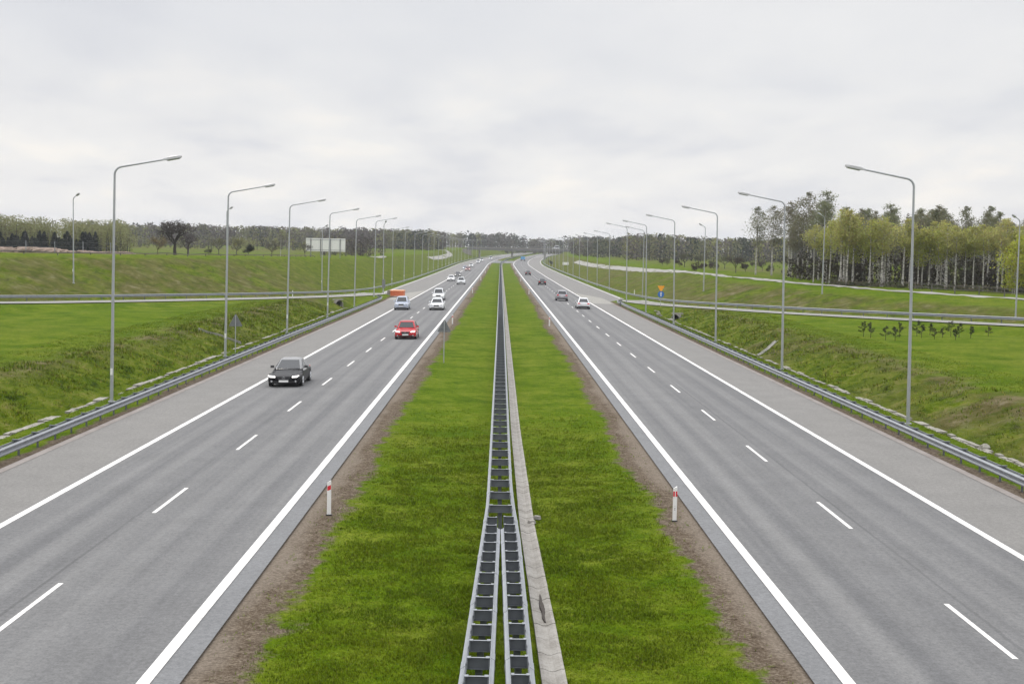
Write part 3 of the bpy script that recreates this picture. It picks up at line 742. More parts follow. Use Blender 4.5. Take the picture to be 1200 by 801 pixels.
tri_sign(-3.75, 89.6, 'grey back of a triangular road sign on the left side of the median grass', 2.1, .92)
def detour_sign(x, y):
    root = tag(empty('detour_sign', (x, y, tz(x, y))), 'yellow inverted triangle over a round blue arrow sign at the foot of the right bank', 'road sign')
    zt = 2.95; sign_post(root, zt + .05)
    t = MB(); t.prism([(-.07, zt - .78), (.07, zt - .78), (.50, zt - .05), (.44, zt), (-.44, zt), (-.50, zt - .05)], -.075, -.06); t.build('triangle_panel', YELLOW, root)
    c = MB(); zc = zt - 1.22; c.cyl((0, -.062, zc), (0, 1, 0), .46, .014, 28); d = c.build('round_panel', BLUE, root, 40)
    a = MB(); a.box((0, -.072, zc - .08), (.14, .006, .42)); a.prism([(-.17, zc + .10), (.17, zc + .10), (0, zc + .34)], -.075, -.0695); a.build('arrow', WHITE, d)
    return root
detour_sign(23.2, 188.5)
def keep_sign():
    root = tag(empty('sign_board', (-20.0, 226, tz(-20.0, 226))), 'narrow dark sign board on the left nose beside the orange crash cushion', 'road sign')
    sign_post(root, 2.6, .05); MB().box((0, -.06, 1.75), (.55, .03, 1.45)).build('panel', SIGNB, root)
keep_sign()
def crash_cushion():
    root = tag(empty('crash_cushion', (-16.5, 213, tz(-16, 213) + .22), .0), 'orange plastic crash cushion in front of the left guardrail nose', 'crash cushion')
    mb = MB(); mb.loft([[(-1.15, -1.2, z), (.95, -1.4, z), (1.05, 1.2, z), (-1.05, 1.2, z)] for z in (0, .80)]); 
    for k in range(4): mb.box((-.8 + k * .55, -1.33, .40), (.10, .14, .7))
    mb.build('body', ORANGE, root)
    c = MB(); c.loft([[(-1.2, -1.25, z), (1.0, -1.45, z), (1.1, 1.25, z), (-1.1, 1.25, z)] for z in (.801, .92)]); c.build('lid', ORANGE2, root)
    b = MB(); b.box((-1.45, -.6, .5), (.45, .8, .8)); b.build('end_piece', CONC2, root)
crash_cushion()

# culvert mouths, drain chute and stray stones in the ditches
def culvert(x, y, label, rz):
    root = tag(empty('culvert', (x, y, tz(x, y) - .05), rz), label, 'culvert')
    mb = MB(); R0, R1 = .40, .50; rings = []
    for yq in (-.5, .5):
        rings.append([(R1 * math.cos(2*math.pi*k/16), yq, .2 + R1 * math.sin(2*math.pi*k/16)) for k in range(16)])
    inner = [[(R0 * math.cos(2*math.pi*k/16), yq, .2 + R0 * math.sin(2*math.pi*k/16)) for k in range(16)] for yq in (.48, -.52)]
    mb.loft(rings + inner, cap=False); mb.build('pipe', CONC, root, 40)
    w = MB(); w.box((-.62, .1, .05), (.3, .3, .7)); w.box((.62, .1, .05), (.3, .3, .7)); w.box((0, .1, .78), (1.5, .34, .2)); w.build('headwall', STONE, root)
    MB().cyl((0, .2, .2), (0, 1, 0), R0 - .01, .1, 16).build('dark_disc', BLACK, root)  # black disc added to paint the darkness inside the pipe
culvert(-22.9, 186, 'dark round culvert mouth in the left ditch under the slip road', .5)
culvert(22.9, 168.5, 'dark round culvert mouth in the right ditch under the slip road', -.5)
def chute(x0, y0, x1, y1, label, w=1.0):
    mb = MB(); n = 8; rings = []
    d = Vector((x1-x0, y1-y0)).normalized(); nx_, ny_ = -d.y, d.x
    for k in range(n+1):
        x, y = x0 + (x1-x0)*k/n, y0 + (y1-y0)*k/n; z = tz(x, y) + .04
        rings.append([(x + nx_*a*w, y + ny_*a*w, z + b*w) for a, b in ((-.32, -.1), (-.32, .16), (-.24, .16), (-.18, .03), (.18, .03), (.24, .16), (.32, .16), (.32, -.1))])
    return tag(mb.loft(rings).build('drain_chute', CONC2), label, 'drain chute')
chute(-25.6, 112.0, -22.4, 113.5, 'pale concrete drain chute running down the left bank behind the triangular sign')
chute(25.0, 117.5, 22.3, 112, 'narrow concrete drain chute running down the right bank behind the second lamp', .45)
def boulder(x, y, r, label, seed):
    rng = random.Random(seed); mb = MB(); rings = []
    for t in (-.6, .1, .6, .95):
        q = math.sqrt(max(.05, 1 - t*t)); rings.append([(r * q * rng.uniform(.8, 1.15) * math.cos(k*math.pi/4), r * q * rng.uniform(.8, 1.15) * math.sin(k*math.pi/4), r * .8 * t) for k in range(8)])
    mb.loft(rings); o = mb.build('stone', STONE, smooth=30); o.location = (x, y, tz(x, y) + r * .3); return tag(o, label, 'stone')
boulder(-21.1, 166, .42, 'white stone lying at the left ditch near the culvert', 1)
boulder(21.4, 163, .42, 'white stone lying at the right ditch near the culvert', 2)
boulder(22.3, 59.2, .24, 'loose pale block lying on the stones of the right ditch', 3)
#@@CARS
# ------------------------------------------------------------------ cars (local -Y is the front)
def car(name, label, L, W, H, paint, kind='sedan', lights=True, plate=True, roof=None, grille=True, tailc=True):
    root = tag(empty(name), label, 'car'); hl, hw = L/2, W/2
    P = {'sedan': dict(hood=.77, nose=.60, cowl=-.26, top=.12, rtop=.52, rbase=.84, deck=.88, belt=.87),
         'hatch': dict(hood=.82, nose=.66, cowl=-.30, top=-.04, rtop=.74, rbase=.94, deck=.92, belt=.90),
         'van':   dict(hood=.98, nose=.78, cowl=-.46, top=-.18, rtop=.84, rbase=.97, deck=1.02, belt=1.0),
         'suv':   dict(hood=.98, nose=.80, cowl=-.28, top=-.04, rtop=.78, rbase=.95, deck=1.04, belt=1.02)}[kind]
    zb = .20 if kind != 'suv' else .28
    y_ = lambda t: t * hl
    st = [(-1.0, .74, zb + .16, P['nose'] - .10), (-.985, .88, zb + .05, P['nose'] - .02), (-.93, .965, zb, P['nose'] + .03), (-.80, 1.0, zb, P['nose'] + .25 * (P['belt'] - P['nose'])), (-.55, 1.0, zb, P['nose'] + .62 * (P['belt'] - P['nose'])),
          (P['cowl'], 1.0, zb, P['belt'] - .01), (.2, 1.0, zb, P['belt'] + .01), (.6, 1.0, zb, P['belt'] + .03), (P['rbase'] - .02, .985, zb, P['deck'] + .02), (.965, .94, zb + .04, P['deck'] - .03), (.99, .86, zb + .12, P['deck'] - .12), (1.0, .76, zb + .2, P['deck'] - .2)]
    mb = MB(); rings = []
    for t, w, z0, z1 in st:
        w *= hw; dz = z1 - z0; half = [(w*.86, z0), (w*.97, z0 + .08*dz), (w, z0 + .38*dz), (w*1.0, z0 + .62*dz), (w*.96, z0 + .84*dz), (w*.86, z0 + .955*dz), (w*.6, z0 + dz), (w*.25, z0 + dz + .015)]
        rings.append([(x, y_(t), z) for x, z in half] + [(-x, y_(t), z) for x, z in half[::-1]])
    body = mb.loft(rings).build('body', paint, root, 35)
    # cabin
    gt = [(P['cowl'] - .02, None), (P['top'], 1), ((P['top'] + P['rtop'])/2, 1), (P['rtop'], 1), (P['rbase'], None)]
    belt = P['belt'] - .02; wb, wt = hw*.93, hw*(.62 if kind == 'sedan' else .66)
    mb = MB(); rings = []
    for i, (t, f) in enumerate(gt):
        top = H if i == 2 else H - (.03 if i == 1 else .05)
        z = top if f else belt + (.02 if i == 0 else .0 if kind == 'sedan' else .04)
        k = 1.0 if f else .0
        w2 = wt if f else wb * .86
        half = [(wb, belt - .06), (wb - (wb - w2) * .55, belt + (z - belt) * .55), (w2, belt + (z - belt) * .93 - .0), (w2 * .86, z), (w2 * .4, z + .015)]
        rings.append([(x, y_(t), zz) for x, zz in half] + [(-x, y_(t), zz) for x, zz in half[::-1]])
    mb.loft(rings).build('cabin', roof or paint, root, 40)
    def ptop(i, fx, fz):      # a point on the cabin's skin at station i, fx across (-1..1), fz height share
        t, f = gt[i]; top = H - (.03 if i == 1 else .05) if f else belt + (.02 if i == 0 else .0 if kind == 'sedan' else .04)
        w2 = wt if f else wb * .86
        return Vector((fx * w2 * .86, y_(t), top))
    def pane(nm, quad, out, off=.012, mat=GLASS):
        c = [Vector(q) for q in quad]; ctr = sum(c, Vector()) / 4; o = Vector(out).normalized()
        a = [p + o * off for p in c]; b = [p - o * .02 for p in c]
        m_ = MB(); m_.add(a + b, [(0,1,2,3), (7,6,5,4), (0,4,5,1), (1,5,6,2), (2,6,7,3), (3,7,4,0)]); return m_.build(nm, mat, root)
    lerp = lambda a, b, t: a + (b - a) * t
    for nm, i0, i1, out in (('windscreen', 0, 1, (0, -1, .9)), ('rear_window', 4, 3, (0, 1, .9 if kind == 'sedan' else .35))):
        q = []
        for fx, t in ((-1.02, .05), (1.02, .05), (.98, .93), (-.98, .93)):
            q.append(lerp(ptop(i0, fx * 1.02, 0), ptop(i1, fx, 0), t * .92))
        pane(nm, q if nm == 'windscreen' else [q[1], q[0], q[3], q[2]], out, .022)
    for sx in (-1, 1):
        def sp(t, fz):      # on the flank of the cabin
            ts = [g[0] for g in gt]; zt = [belt + .02, H - .03, H, H - .05, belt + .02]
            top = float(np.interp(t, ts, zt)); w2 = float(np.interp(t, ts, [wb*.86, wt, wt, wt, wb*.86]))
            z = belt + (top - belt) * fz; x = np.interp(fz, [0, .55, .93], [wb, wb - (wb - w2)*.55, w2]); return Vector((sx * float(x), y_(t), z))
        a0, a1, bq, b1, c0 = P['cowl'] + .10, P['top'] + .03, .24, .27, P['rtop'] - .02
        c1 = P['rbase'] - .12
        for q in ([sp(a0, .12), sp(bq, .10), sp(bq, .86), sp(a1, .86)], [sp(b1, .10), sp(c1, .12), sp(c0, .84), sp(b1, .86)]):
            pane('side_window', q if sx > 0 else [q[1], q[0], q[3], q[2]], (sx, 0, .35), .014)
        m_ = MB(); m_.loft([[(sx*(hw*.93 + a), y_(P['cowl']) + .28 + b, belt + .06 + c) for b, c in ((-.07, 0), (.05, 0), (.06, .13), (-.04, .14))] for a in (.0, .06, .20)]); m_.build('mirror', DARK if paint is PAINTS.get('black') else paint, root)
        for t in (-.62, .60):
            wr = .315 if kind != 'suv' else .36; xx = sx * (hw - .10)
            ar = MB(); ar.cyl((sx * (hw - .055), y_(t), wr + .01), (1, 0, 0), wr + .055, .13, 24); ar.build('wheel_arch', BLACK, root, 40)
            w = MB(); w.cyl((xx + sx*.012, y_(t), wr), (1, 0, 0), wr, .21, 24); wo_ = w.build('wheel', BLACK, root, 40)
            r = MB(); xr = xx + sx * .118
            r.cyl((xr, y_(t), wr), (1, 0, 0), wr * .30, .012, 12)
            for k in range(5):
                an = k * 2*math.pi/5; p = MB(); 
                r.tube([(xr, y_(t), wr), (xr, y_(t) + wr*.66*math.cos(an), wr + wr*.66*math.sin(an))], [.055, .045], 6)
            r.tube([(xr, y_(t) + wr*.68*math.cos(k*math.pi/10), wr + wr*.68*math.sin(k*math.pi/10)) for k in range(21)], .025, 6)
            r.build('rim', RIM, wo_, 40)
        # lamps
        zl = P['nose'] + (.0 if kind in ('sedan', 'hatch') else -.02)
        h_ = MB(); h_.loft([[(sx * hw * x, y_(t), zl + dz) for x, dz in ((.50, -.06), (.80, -.05), (.94, .06), (.52, .01))] for t in (-1.006, -.945)]); h_.build('headlight', HEAD if lights else CHROME, root)
        fg = MB(); fg.cyl((sx * hw * .72, y_(-.985), zb + .14), (0, 1, 0), .055, .10, 10); fg.build('fog_lamp', CHROME, root, 40)
        zt = P['deck'] - .13; tl = MB()
        tl.loft([[(sx * hw * x, y_(t), zt + dz) for x, dz in ((.50, -.05), (.86, -.08), (.87, .09), (.54, .06))] for t in (.93, 1.006)]); tl.build('tail_light', TAIL, root)
    g = MB(); g.loft([[(x, y_(t), P['nose'] + dz) for x, dz in ((-hw*.40, .0), (-hw*.28, -.30), (hw*.28, -.30), (hw*.40, .0))] for t in (-1.006, -.95)]); gr = g.build('grille', DARK, root)
    g = MB(); g.tube([(.075*math.cos(k*math.pi/8), y_(-1.01), P['nose'] - .09 + .05*math.sin(k*math.pi/8)) for k in range(17)], .012, 6); g.build('emblem', CHROME, gr)
    g = MB(); g.box((0, y_(-.985), zb + .10), (W*.82, .08, .10)); g.build('lower_intake', BLACK, root)
    g = MB(); g.box((0, y_(1.0) - .02, zb + .12), (W*.80, .10, .16)); g.build('rear_bumper', BLACK if kind in ('suv',) else DARK, root)
    for t, zz in ((-1.012, P['nose'] - .26), (1.008, P['deck'] - .32)):
        g = MB(); g.box((0, y_(t), zz), (.52, .02, .115)); g.build('number_plate', PLATE, root)
    return root
PAINTS = {}
def paint(n, c, metal=0.0, rough=0.35): PAINTS[n] = mat_simple('car_paint_' + n, c, rough, metal, 0.03, 1.0, coat=.22 if n == 'black' else .6, spec=.05 if n == 'black' else .15); return PAINTS[n]
for n, c, me in (('black', (.008, .008, .010), .0), ('red', (.42, .012, .018), 0), ('silver_blue', (.42, .46, .54), .25), ('white', (.66, .67, .68), 0), ('grey', (.33, .32, .34), .3), ('dark_grey', (.03, .032, .036), .1), ('dark_red', (.20, .02, .02), 0)):
    paint(n, c, me)
PAINTS['black_roof'] = mat_simple('car_paint_black_roof', (.012, .012, .014), .12, 0, .03, 1.0, coat=1.0, spec=.8)
def park(o, x, y, away=False, yaw=0.0):
    u = abs(x - float(Xc(y))); z = float(road_z(u, y)); o.location = (x, y, z)
    hd = math.atan2(max(0, y - 600) / 5950.0, 1.0)
    o.rotation_euler = (0, -0.02, (math.pi if away else 0) + yaw - hd)
CR = 'cars on the left carriageway coming towards the camera'; CA = 'cars on the right carriageway driving away'
def add(nm, lab, dims, pn, kind, x, y, away=False, **k):
    o = car(nm, lab, *dims, PAINTS[pn], kind, **k); park(o, x, y, away, k.get('yaw', 0)); o['group'] = CA if away else CR; return o
add('sedan_car', 'black sedan with lit headlights, nearest car on the left carriageway', (4.7, 1.84, 1.42), 'black', 'sedan', -11.85, 74.6, roof=PAINTS['black_roof'])
add('hatchback_car', 'red hatchback with lit headlights on the left carriageway', (4.2, 1.82, 1.48), 'red', 'hatch', -7.95, 113.3)
add('minivan_car', 'silver blue minivan straddling the outer line of the left carriageway', (4.3, 1.80, 1.68), 'silver_blue', 'van', -12.45, 168.2, lights=False)
add('sedan_car', 'white car in the inner left lane, directly in front of another white car', (4.4, 1.80, 1.46), 'white', 'hatch', -7.95, 167.5, lights=False)
add('minivan_car', 'white car closely behind the leading white car in the inner left lane', (4.4, 1.80, 1.75), 'white', 'van', -9.3, 201, lights=True)
add('sedan_car', 'white car far down the outer left lane beside another white car', (4.5, 1.8, 1.45), 'white', 'sedan', -12.0, 323, lights=True)
add('hatchback_car', 'white car far down the inner left lane, just nearer than its neighbour', (4.2, 1.8, 1.6), 'white', 'hatch', -8.6, 292, lights=False)
add('sedan_car', 'dark car with lit headlights behind two white cars on the left carriageway', (4.5, 1.8, 1.45), 'dark_grey', 'sedan', -12.0, 374, lights=True)
add('sedan_car', 'dark red car with lit headlights far away on the left carriageway', (4.5, 1.8, 1.5), 'dark_red', 'sedan', -11.6, 472, lights=True)
add('hatchback_car', 'pale car beside the dark red car far away on the left carriageway', (4.2, 1.8, 1.5), 'silver_blue', 'hatch', -13.2, 496, lights=True)
add('hatchback_car', 'white car just behind the dark red car far away on the left carriageway', (4.2, 1.8, 1.6), 'white', 'hatch', -12.4, 560, lights=True)
add('minivan_car', 'white van leading a far pair before the bend of the left carriageway', (4.8, 1.9, 2.0), 'white', 'van', -11.4, 680, lights=True)
add('minivan_car', 'white van following the other far van before the bend', (4.8, 1.9, 2.0), 'white', 'van', -10.6, 745, lights=True)
add('minivan_car', 'white van on the left carriageway by the far overpass', (5.0, 2.0, 2.3), 'white', 'van', -6.0, 830, lights=True)
add('suv_car', 'grey SUV with red tail lights driving away on the right carriageway', (4.6, 1.86, 1.66), 'grey', 'suv', 9.75, 207, away=True, lights=False)
add('sedan_car', 'white car driving away in the outer right lane, nearest of its carriageway', (4.5, 1.82, 1.50), 'white', 'sedan', 11.45, 180.5, away=True, lights=False)
add('sedan_car', 'dark car driving away beyond the grey SUV', (4.5, 1.8, 1.5), 'dark_grey', 'sedan', 9.6, 300, away=True, lights=False)
add('sedan_car', 'dark car driving away, farthest before the bend of the right carriageway', (4.5, 1.8, 1.5), 'dark_grey', 'sedan', 8.7, 412, away=True, lights=False)
def lorry(x, y, label, cab_mat, box_mat):
    root = tag(empty('lorry'), label, 'lorry'); L = 12.0
    MB().box((0, 2.0, 1.75), (2.5, 8.6, 1.6)).build('cargo_box', box_mat, root)
    MB().loft([[(-1.2, -4.6 + d, z), (1.2, -4.6 + d, z), (1.2, -2.6, z), (-1.2, -2.6, z)] for z, d in ((.6, 0), (1.6, .02), (2.6, .35))]).build('cab', cab_mat, root)
    MB().box((0, -4.5, 1.9), (2.1, .12, .6)).build('windscreen', GLASS, root)
    MB().box((0, 1.0, .8), (2.2, 10.2, .3)).build('chassis', DARK, root)
    for yy_ in (-3.6, 2.6, 4.2):
        for sx in (-1, 1): MB().cyl((sx * 1.05, yy_, .5), (1, 0, 0), .5, .35, 20).build('wheel', BLACK, root, 40)
    park(root, x, y, True); return root
lorry(float(Xc(800)) + 10.2, 800, 'blue lorry driving away round the far bend of the right carriageway', BLUE, mat_simple('lorry_blue', (.10, .30, .55), .5))
#@@FAR
# ------------------------------------------------------------------ trees and woods
def quads(C, S, rng, flat=0.0, aspect=.7):
    """randomly turned leaf-sized quads at C (n,3) of size S (n,)"""
    n = len(C); a = rng.normal(size=(n, 3)); a /= np.linalg.norm(a, axis=1)[:, None]
    b = rng.normal(size=(n, 3)); b[:, 2] *= (1 - flat); b -= a * (a * b).sum(1)[:, None]; b /= np.linalg.norm(b, axis=1)[:, None] + 1e-9
    a = a * S[:, None] / 2; b = b * (S * aspect)[:, None] / 2
    V = np.stack([C - a, C - b*.9, C + a, C + b*.9], 1).reshape(-1, 3)
    return V, np.arange(4 * n).reshape(-1, 4)
def tinted(base, n, rng, dv=.22, dh=.10):
    base = np.asarray(base, float); v = 1 + rng.uniform(-dv, dv, (n, 1)); h = 1 + rng.uniform(-dh, dh, (n, 3)); return np.clip(base * v * h, 0, 1)
def birch_meshes(seed, H, lo, spread, nleaf, tint, lsize, stems=1, dens_top=1.0):
    rng = np.random.RandomState(seed); R = random.Random(seed); tr = MB(); C = []
    for s_ in range(stems):
        lean = R.uniform(-.05, .05) + (s_ - (stems-1)/2) * .10; la = R.uniform(0, 6.28)
        hh = H * R.uniform(.86, 1.0); pts = []; r = []
        for k in range(9):
            t = k / 8; z = hh * t
            pts.append((math.cos(la)*lean*z + .10*math.sin(t*7+seed)*t, math.sin(la)*lean*z + .10*math.cos(t*6+seed)*t + s_*.3, z - .2 * (k == 0))); r.append(.135 * (1 - t)**.8 * (H/11) + .014)
        tr.tube(pts, r, 6)
        nb = int(26 * (1 - lo)) + 8
        for j in range(nb):
            t = lo + (1 - lo) * ((j + R.random()) / nb); k = min(int(t * 8), 7); f = t * 8 - k
            p = Vector(pts[k]).lerp(Vector(pts[k+1]), f); an = R.uniform(0, 6.28)
            prof = (math.sin(math.pi * min(1, (t - lo) / (1 - lo) * .90 + .10))) ** .75
            L = spread * prof * R.uniform(.65, 1.15); up = R.uniform(.35, .95)
            q1 = p + Vector((math.cos(an)*L*.6, math.sin(an)*L*.6, L*up*.65)); q2 = p + Vector((math.cos(an)*L, math.sin(an)*L, L*up*.62 - .12*L))
            tr.tube([p, q1, q2], [.028, .016, .006], 3, cap=False)
            m = max(4, int(nleaf / nb * (.4 + prof * .8) / stems)); tt = rng.uniform(.25, 1.05, m)
            P = np.where(tt[:, None] < .6, np.array(p) + (np.array(q1) - np.array(p)) * (tt[:, None] / .6), np.array(q1) + (np.array(q2) - np.array(q1)) * ((tt[:, None] - .6) / .4))
            sp_ = .16 + .20 * L
            P = P + rng.normal(size=(m, 3)) * sp_ * np.array([1, 1, .8]); P[:, 2] -= np.abs(rng.normal(size=m)) * .35 * L * .6
            C.append(P)
    C = np.concatenate(C); n = len(C)
    V, F = quads(C, rng.uniform(.6, 1.3, n) * lsize, rng, .4)
    cl = tinted(tint, n, rng) * (0.85 + .3 * vnoise(C[:, 0] * 1.1 + seed, C[:, 2] * 1.1))[:, None]
    col_ = np.repeat(cl, 4, 0)
    tmp = mesh_np('crown', V, F, LEAF, attrs={'tint': col_}); me = tmp.data; bpy.data.objects.remove(tmp)
    return tr.mesh('trunk', BIRCH, 60), me
KINDS_T = {}
YG = (.385, .395, .080); OL = (.185, .172, .110)
KINDS_T['young'] = [birch_meshes(10 + k, 9.4 + .5*k, (.44, .58, .50, .62, .54)[k], 1.9, 1750, (YG[0]*(.88 + .06*k), YG[1]*(.92 + .03*k), YG[2]*(1+.2*k)), .25, 1 + (k % 3 == 2)) for k in range(5)]
KINDS_T['edge'] = [birch_meshes(30 + k, 8.5, .10, 2.5, 4200, (.385, .41, .05), .27, 2) for k in range(2)]
KINDS_T['tall'] = [birch_meshes(40 + k, 15.0 + .5*k, .42, 2.4, 2700, (OL[0], OL[1]*(1 + .05*k), OL[2]), .27, 1) for k in range(4)]
KINDS_T['bare'] = [birch_meshes(60 + k, 11.0, .30, 1.7, 900, (.085, .075, .045), .22, 1) for k in range(3)]
def plant_tree(name, pair, x, y, sc_, rz, label, cat, group=None):
    root = tag(empty(name, (x, y, tz(x, y) - .05), rz), label, cat, group); root.scale = (sc_, sc_, sc_)
    obj('trunk', pair[0], root); obj('crown', pair[1], root); return root
R = random.Random(21)
front = [(50.3, 258, 'tall', .93), (52.6, 254, 'tall', .97), (53.5, 243, 'tall', 1.06), (55.6, 237, 'tall', 1.12), (52.5, 228, 'bare', 1.05), (55, 222, 'tall', 1.04), (56.5, 214, 'bare', 1.0), (52, 211, 'bare', .98), (49.3, 206, 'young', .86), (53.2, 203, 'young', 1.0), (50.2, 199.5, 'young', .98), (51.6, 196.5, 'young', 1.06)]
x_ = 50.6
while x_ < 76:
    front.append((x_, 197 - (x_ - 50) * .62 + R.uniform(-2.0, 2.5), R.choice(['young'] * 8 + ['bare']), R.uniform(.86, 1.06))); x_ += R.uniform(.55, 1.5)
front.sort(key=lambda p: p[0] / p[1])
gF = 'white-trunked birches along the front of the right birch wood'
for i, (x, y, k, s_) in enumerate(front):
    word = {'young': 'yellow-green crown', 'tall': 'airy olive crown', 'bare': 'almost leafless crown'}[k]
    plant_tree('birch_tree', R.choice(KINDS_T[k]), x, y, s_, R.uniform(0, 6.28), 'birch with %s, %s from left along the wood front' % (word, ordinal(i + 1)), 'birch tree', gF)
for (x, y, s_, l) in ((69.5, 176.5, .92, 'low bushy birch with branches down to the grass near the right frame edge'), (72.5, 177, 1.0, 'bushy yellow-green birch at the right end of the wood front, crown down to ground')):
    plant_tree('birch_tree', KINDS_T['edge'][int(x) % 2], x, y, s_, 1.0, l, 'birch tree')
for k in range(120):
    x = R.uniform(51, 104); d = R.uniform(4, 62); y = 197 - (min(x, 80) - 50) * .62 + d
    if x < 56 and y > 240: continue
    kk = 'tall' if d > 13 and R.random() < .85 else R.choice(['young', 'young', 'bare'])
    plant_tree('birch_tree', R.choice(KINDS_T[kk]), x, y, R.uniform(.82, 1.0) * (.93 if kk == 'tall' else 1), R.uniform(0, 6.28),
               'birch standing inside the right birch wood behind the front row', 'birch tree', 'birches inside the right birch wood')
# undergrowth between the trunks, coloured dark for the shade inside the wood
def mass(name, pts, H, mat, tint, per, size, seed, conic=False, trunk=None, kind='stuff', wid=.28, low=.15, cover=None):
    """one object for a wood or thicket that reads as one mass; pts (n,2), H (n,)"""
    rng = np.random.RandomState(seed); VV = []; FF = []; TT = []; b = 0; n = len(pts)
    z0 = terrain(pts[:, 0], pts[:, 1]); tint = np.asarray(tint, float)
    for i in range(n):
        h = H[i]; t = rng.uniform(0, 1, per) ** .8
        if conic: r = wid * h * (1.02 - t) * .75
        else: r = wid * h * np.sqrt(np.clip(1 - (2*t - 1)**2 * .9, .05, 1))
        a = rng.uniform(0, 6.283, per); q = np.sqrt(rng.uniform(.15, 1, per)) * r
        C = np.stack([pts[i, 0] + np.cos(a)*q, pts[i, 1] + np.sin(a)*q, z0[i] + h * (low + (1 - low) * t)], 1) + rng.normal(size=(per, 3)) * .05 * h * np.array([1, 1, .4])
        V, F = quads(C, rng.uniform(.6, 1.4, per) * size[i], rng)
        tc_ = tint[i] if tint.ndim == 2 else tint
        TT.append(np.repeat(tinted(tc_, per, rng, .25, .06), 4, 0)); VV.append(V); FF.append(F + b); b += len(V)
        if trunk is not None:      # a square stem
            w = .012 * h + .03; x, y, z = pts[i, 0], pts[i, 1], z0[i] - .2
            V = np.array([(x + sx*w*k, y + sy*w*k, z + hh_) for hh_, k in ((0, 1), (h * .75, .4)) for sx, sy in ((-1,-1),(1,-1),(1,1),(-1,1))])
            F = np.array([(0,1,5,4),(1,2,6,5),(2,3,7,6),(3,0,4,7)]); VV.append(V); FF.append(F + b); TT.append(np.tile(np.asarray(trunk, float), (8, 1))); b += 8
    o = mesh_np(name, np.concatenate(VV), np.concatenate(FF), mat, attrs={'tint': np.concatenate(TT)})
    if kind: o['kind'] = kind
    return o
rng = np.random.RandomState(5)
def scatter(n, fx): return np.array([fx() for _ in range(n)])
def rnd(a, b): return rng.uniform(a, b)
pts = scatter(260, lambda: (lambda x, d: (x, 197 - (min(x, 80) - 50) * .62 + d))(rnd(51, 100), rnd(5.0, 44)))
tag(mass('undergrowth', pts, rng.uniform(2.0, 5.6, len(pts)), FARW, np.array([(.034, .031, .022), (.048, .044, .028), (.036, .029, .022)])[rng.randint(0, 3, len(pts))], 80, np.full(len(pts), .42), 3, wid=.36, low=0), 'bare undergrowth between the birch trunks, coloured dark for the shade inside', 'undergrowth')
pts = scatter(90, lambda: (lambda x, d: (x, 197 - (min(x, 80) - 50) * .62 + d))(rnd(49, 78), rnd(-4.0, 2)))
tag(mass('dry_grass', pts, rng.uniform(.4, 1.0, len(pts)), GRASSM, np.array([(.16, .14, .09), (.10, .095, .06), (.09, .10, .05)])[rng.randint(0, 3, len(pts))], 46, np.full(len(pts), .30), 4, wid=1.6, low=0), 'dry grass and brush along the edge of the birch wood', 'grass')

# far woods: mixed bare brown, dull green and dark conifer crowns
PAL = np.array([(.088, .080, .074), (.105, .094, .084), (.125, .130, .068), (.18, .185, .075), (.034, .044, .036), (.066, .074, .054), (.108, .100, .088)])
def wood(name, n, fx, h0, h1, seed, label, probs, per=80, q=.95):
    rs = np.random.RandomState(seed); pts = scatter(n, fx); H = rs.uniform(h0, h1, n) * (0.88 + .24 * vnoise(pts[:, 0] * .03 + seed, pts[:, 1] * .01))
    cl = np.clip(vnoise(pts[:, 0] * .022 + seed * 3, pts[:, 1] * .01) + rs.normal(0, .16, n), 0, .999)
    idx = np.searchsorted(np.cumsum(probs) / sum(probs), cl)
    idx = np.minimum(idx, 6)
    return tag(mass(name, pts, H, FARW, PAL[idx], per, np.full(n, q), seed, trunk=(.05, .045, .04), wid=.30, low=.0), label, 'wood')
wood('far_wood', 780, lambda: (lambda y: (-y * rnd(.03, .31) - 12, y))(rnd(760, 960)), 9, 12.5, 11, 'hazy mixed wood far beyond the left fields', [3, 2, 2, 2, 2, 1.5, 1.5], 84, 1.25)
wood('far_wood', 420, lambda: (rnd(-140, 190), rnd(1180, 1420)), 11, 14.5, 12, 'dark wood closing the view beyond the far overpass', [2, 2, 2, 1, 3, 3, 2], 80, 1.7)
wood('far_wood', 640, lambda: (lambda y: (y * rnd(.075, .36) + 12, y))(rnd(560, 760)), 8.5, 11.5, 13, 'hazy brown and green wood far behind the right bank', [3, 3, 2, 1.4, 1.5, 2, 2], 90, 1.05)
wood('far_wood', 90, lambda: (lambda y: (float(Xc(y)) + rnd(40, 75), y))(rnd(640, 900)), 7, 10, 14, 'low trees beside the right carriageway before the overpass', [3, 3, 2, 1, 2, 2, 2], 80, 1.0)
wood('near_wood', 260, lambda: (rnd(-185, -118), rnd(398, 432)), 7.2, 11.0, 15, 'pale green young wood at the left edge behind dark spruces', [0, 0, 3, 7, 0, 0, 0], 230, .48)
wood('far_hedge', 150, lambda: (lambda y: (-y * rnd(.10, .31), y))(rnd(560, 640)), 3.0, 6.0, 16, 'pale hedge trees across the far left field', [1, 1, 3, 4, 0, 1, 1], 60, .7)
wood('far_hedge', 26, lambda: (lambda y: (-y * rnd(.09, .135), y))(rnd(380, 430)), 4.0, 7.0, 17, 'dark bare trees behind the white billboard', [4, 3, 1, 0, 3, 1, 2], 110, .5)
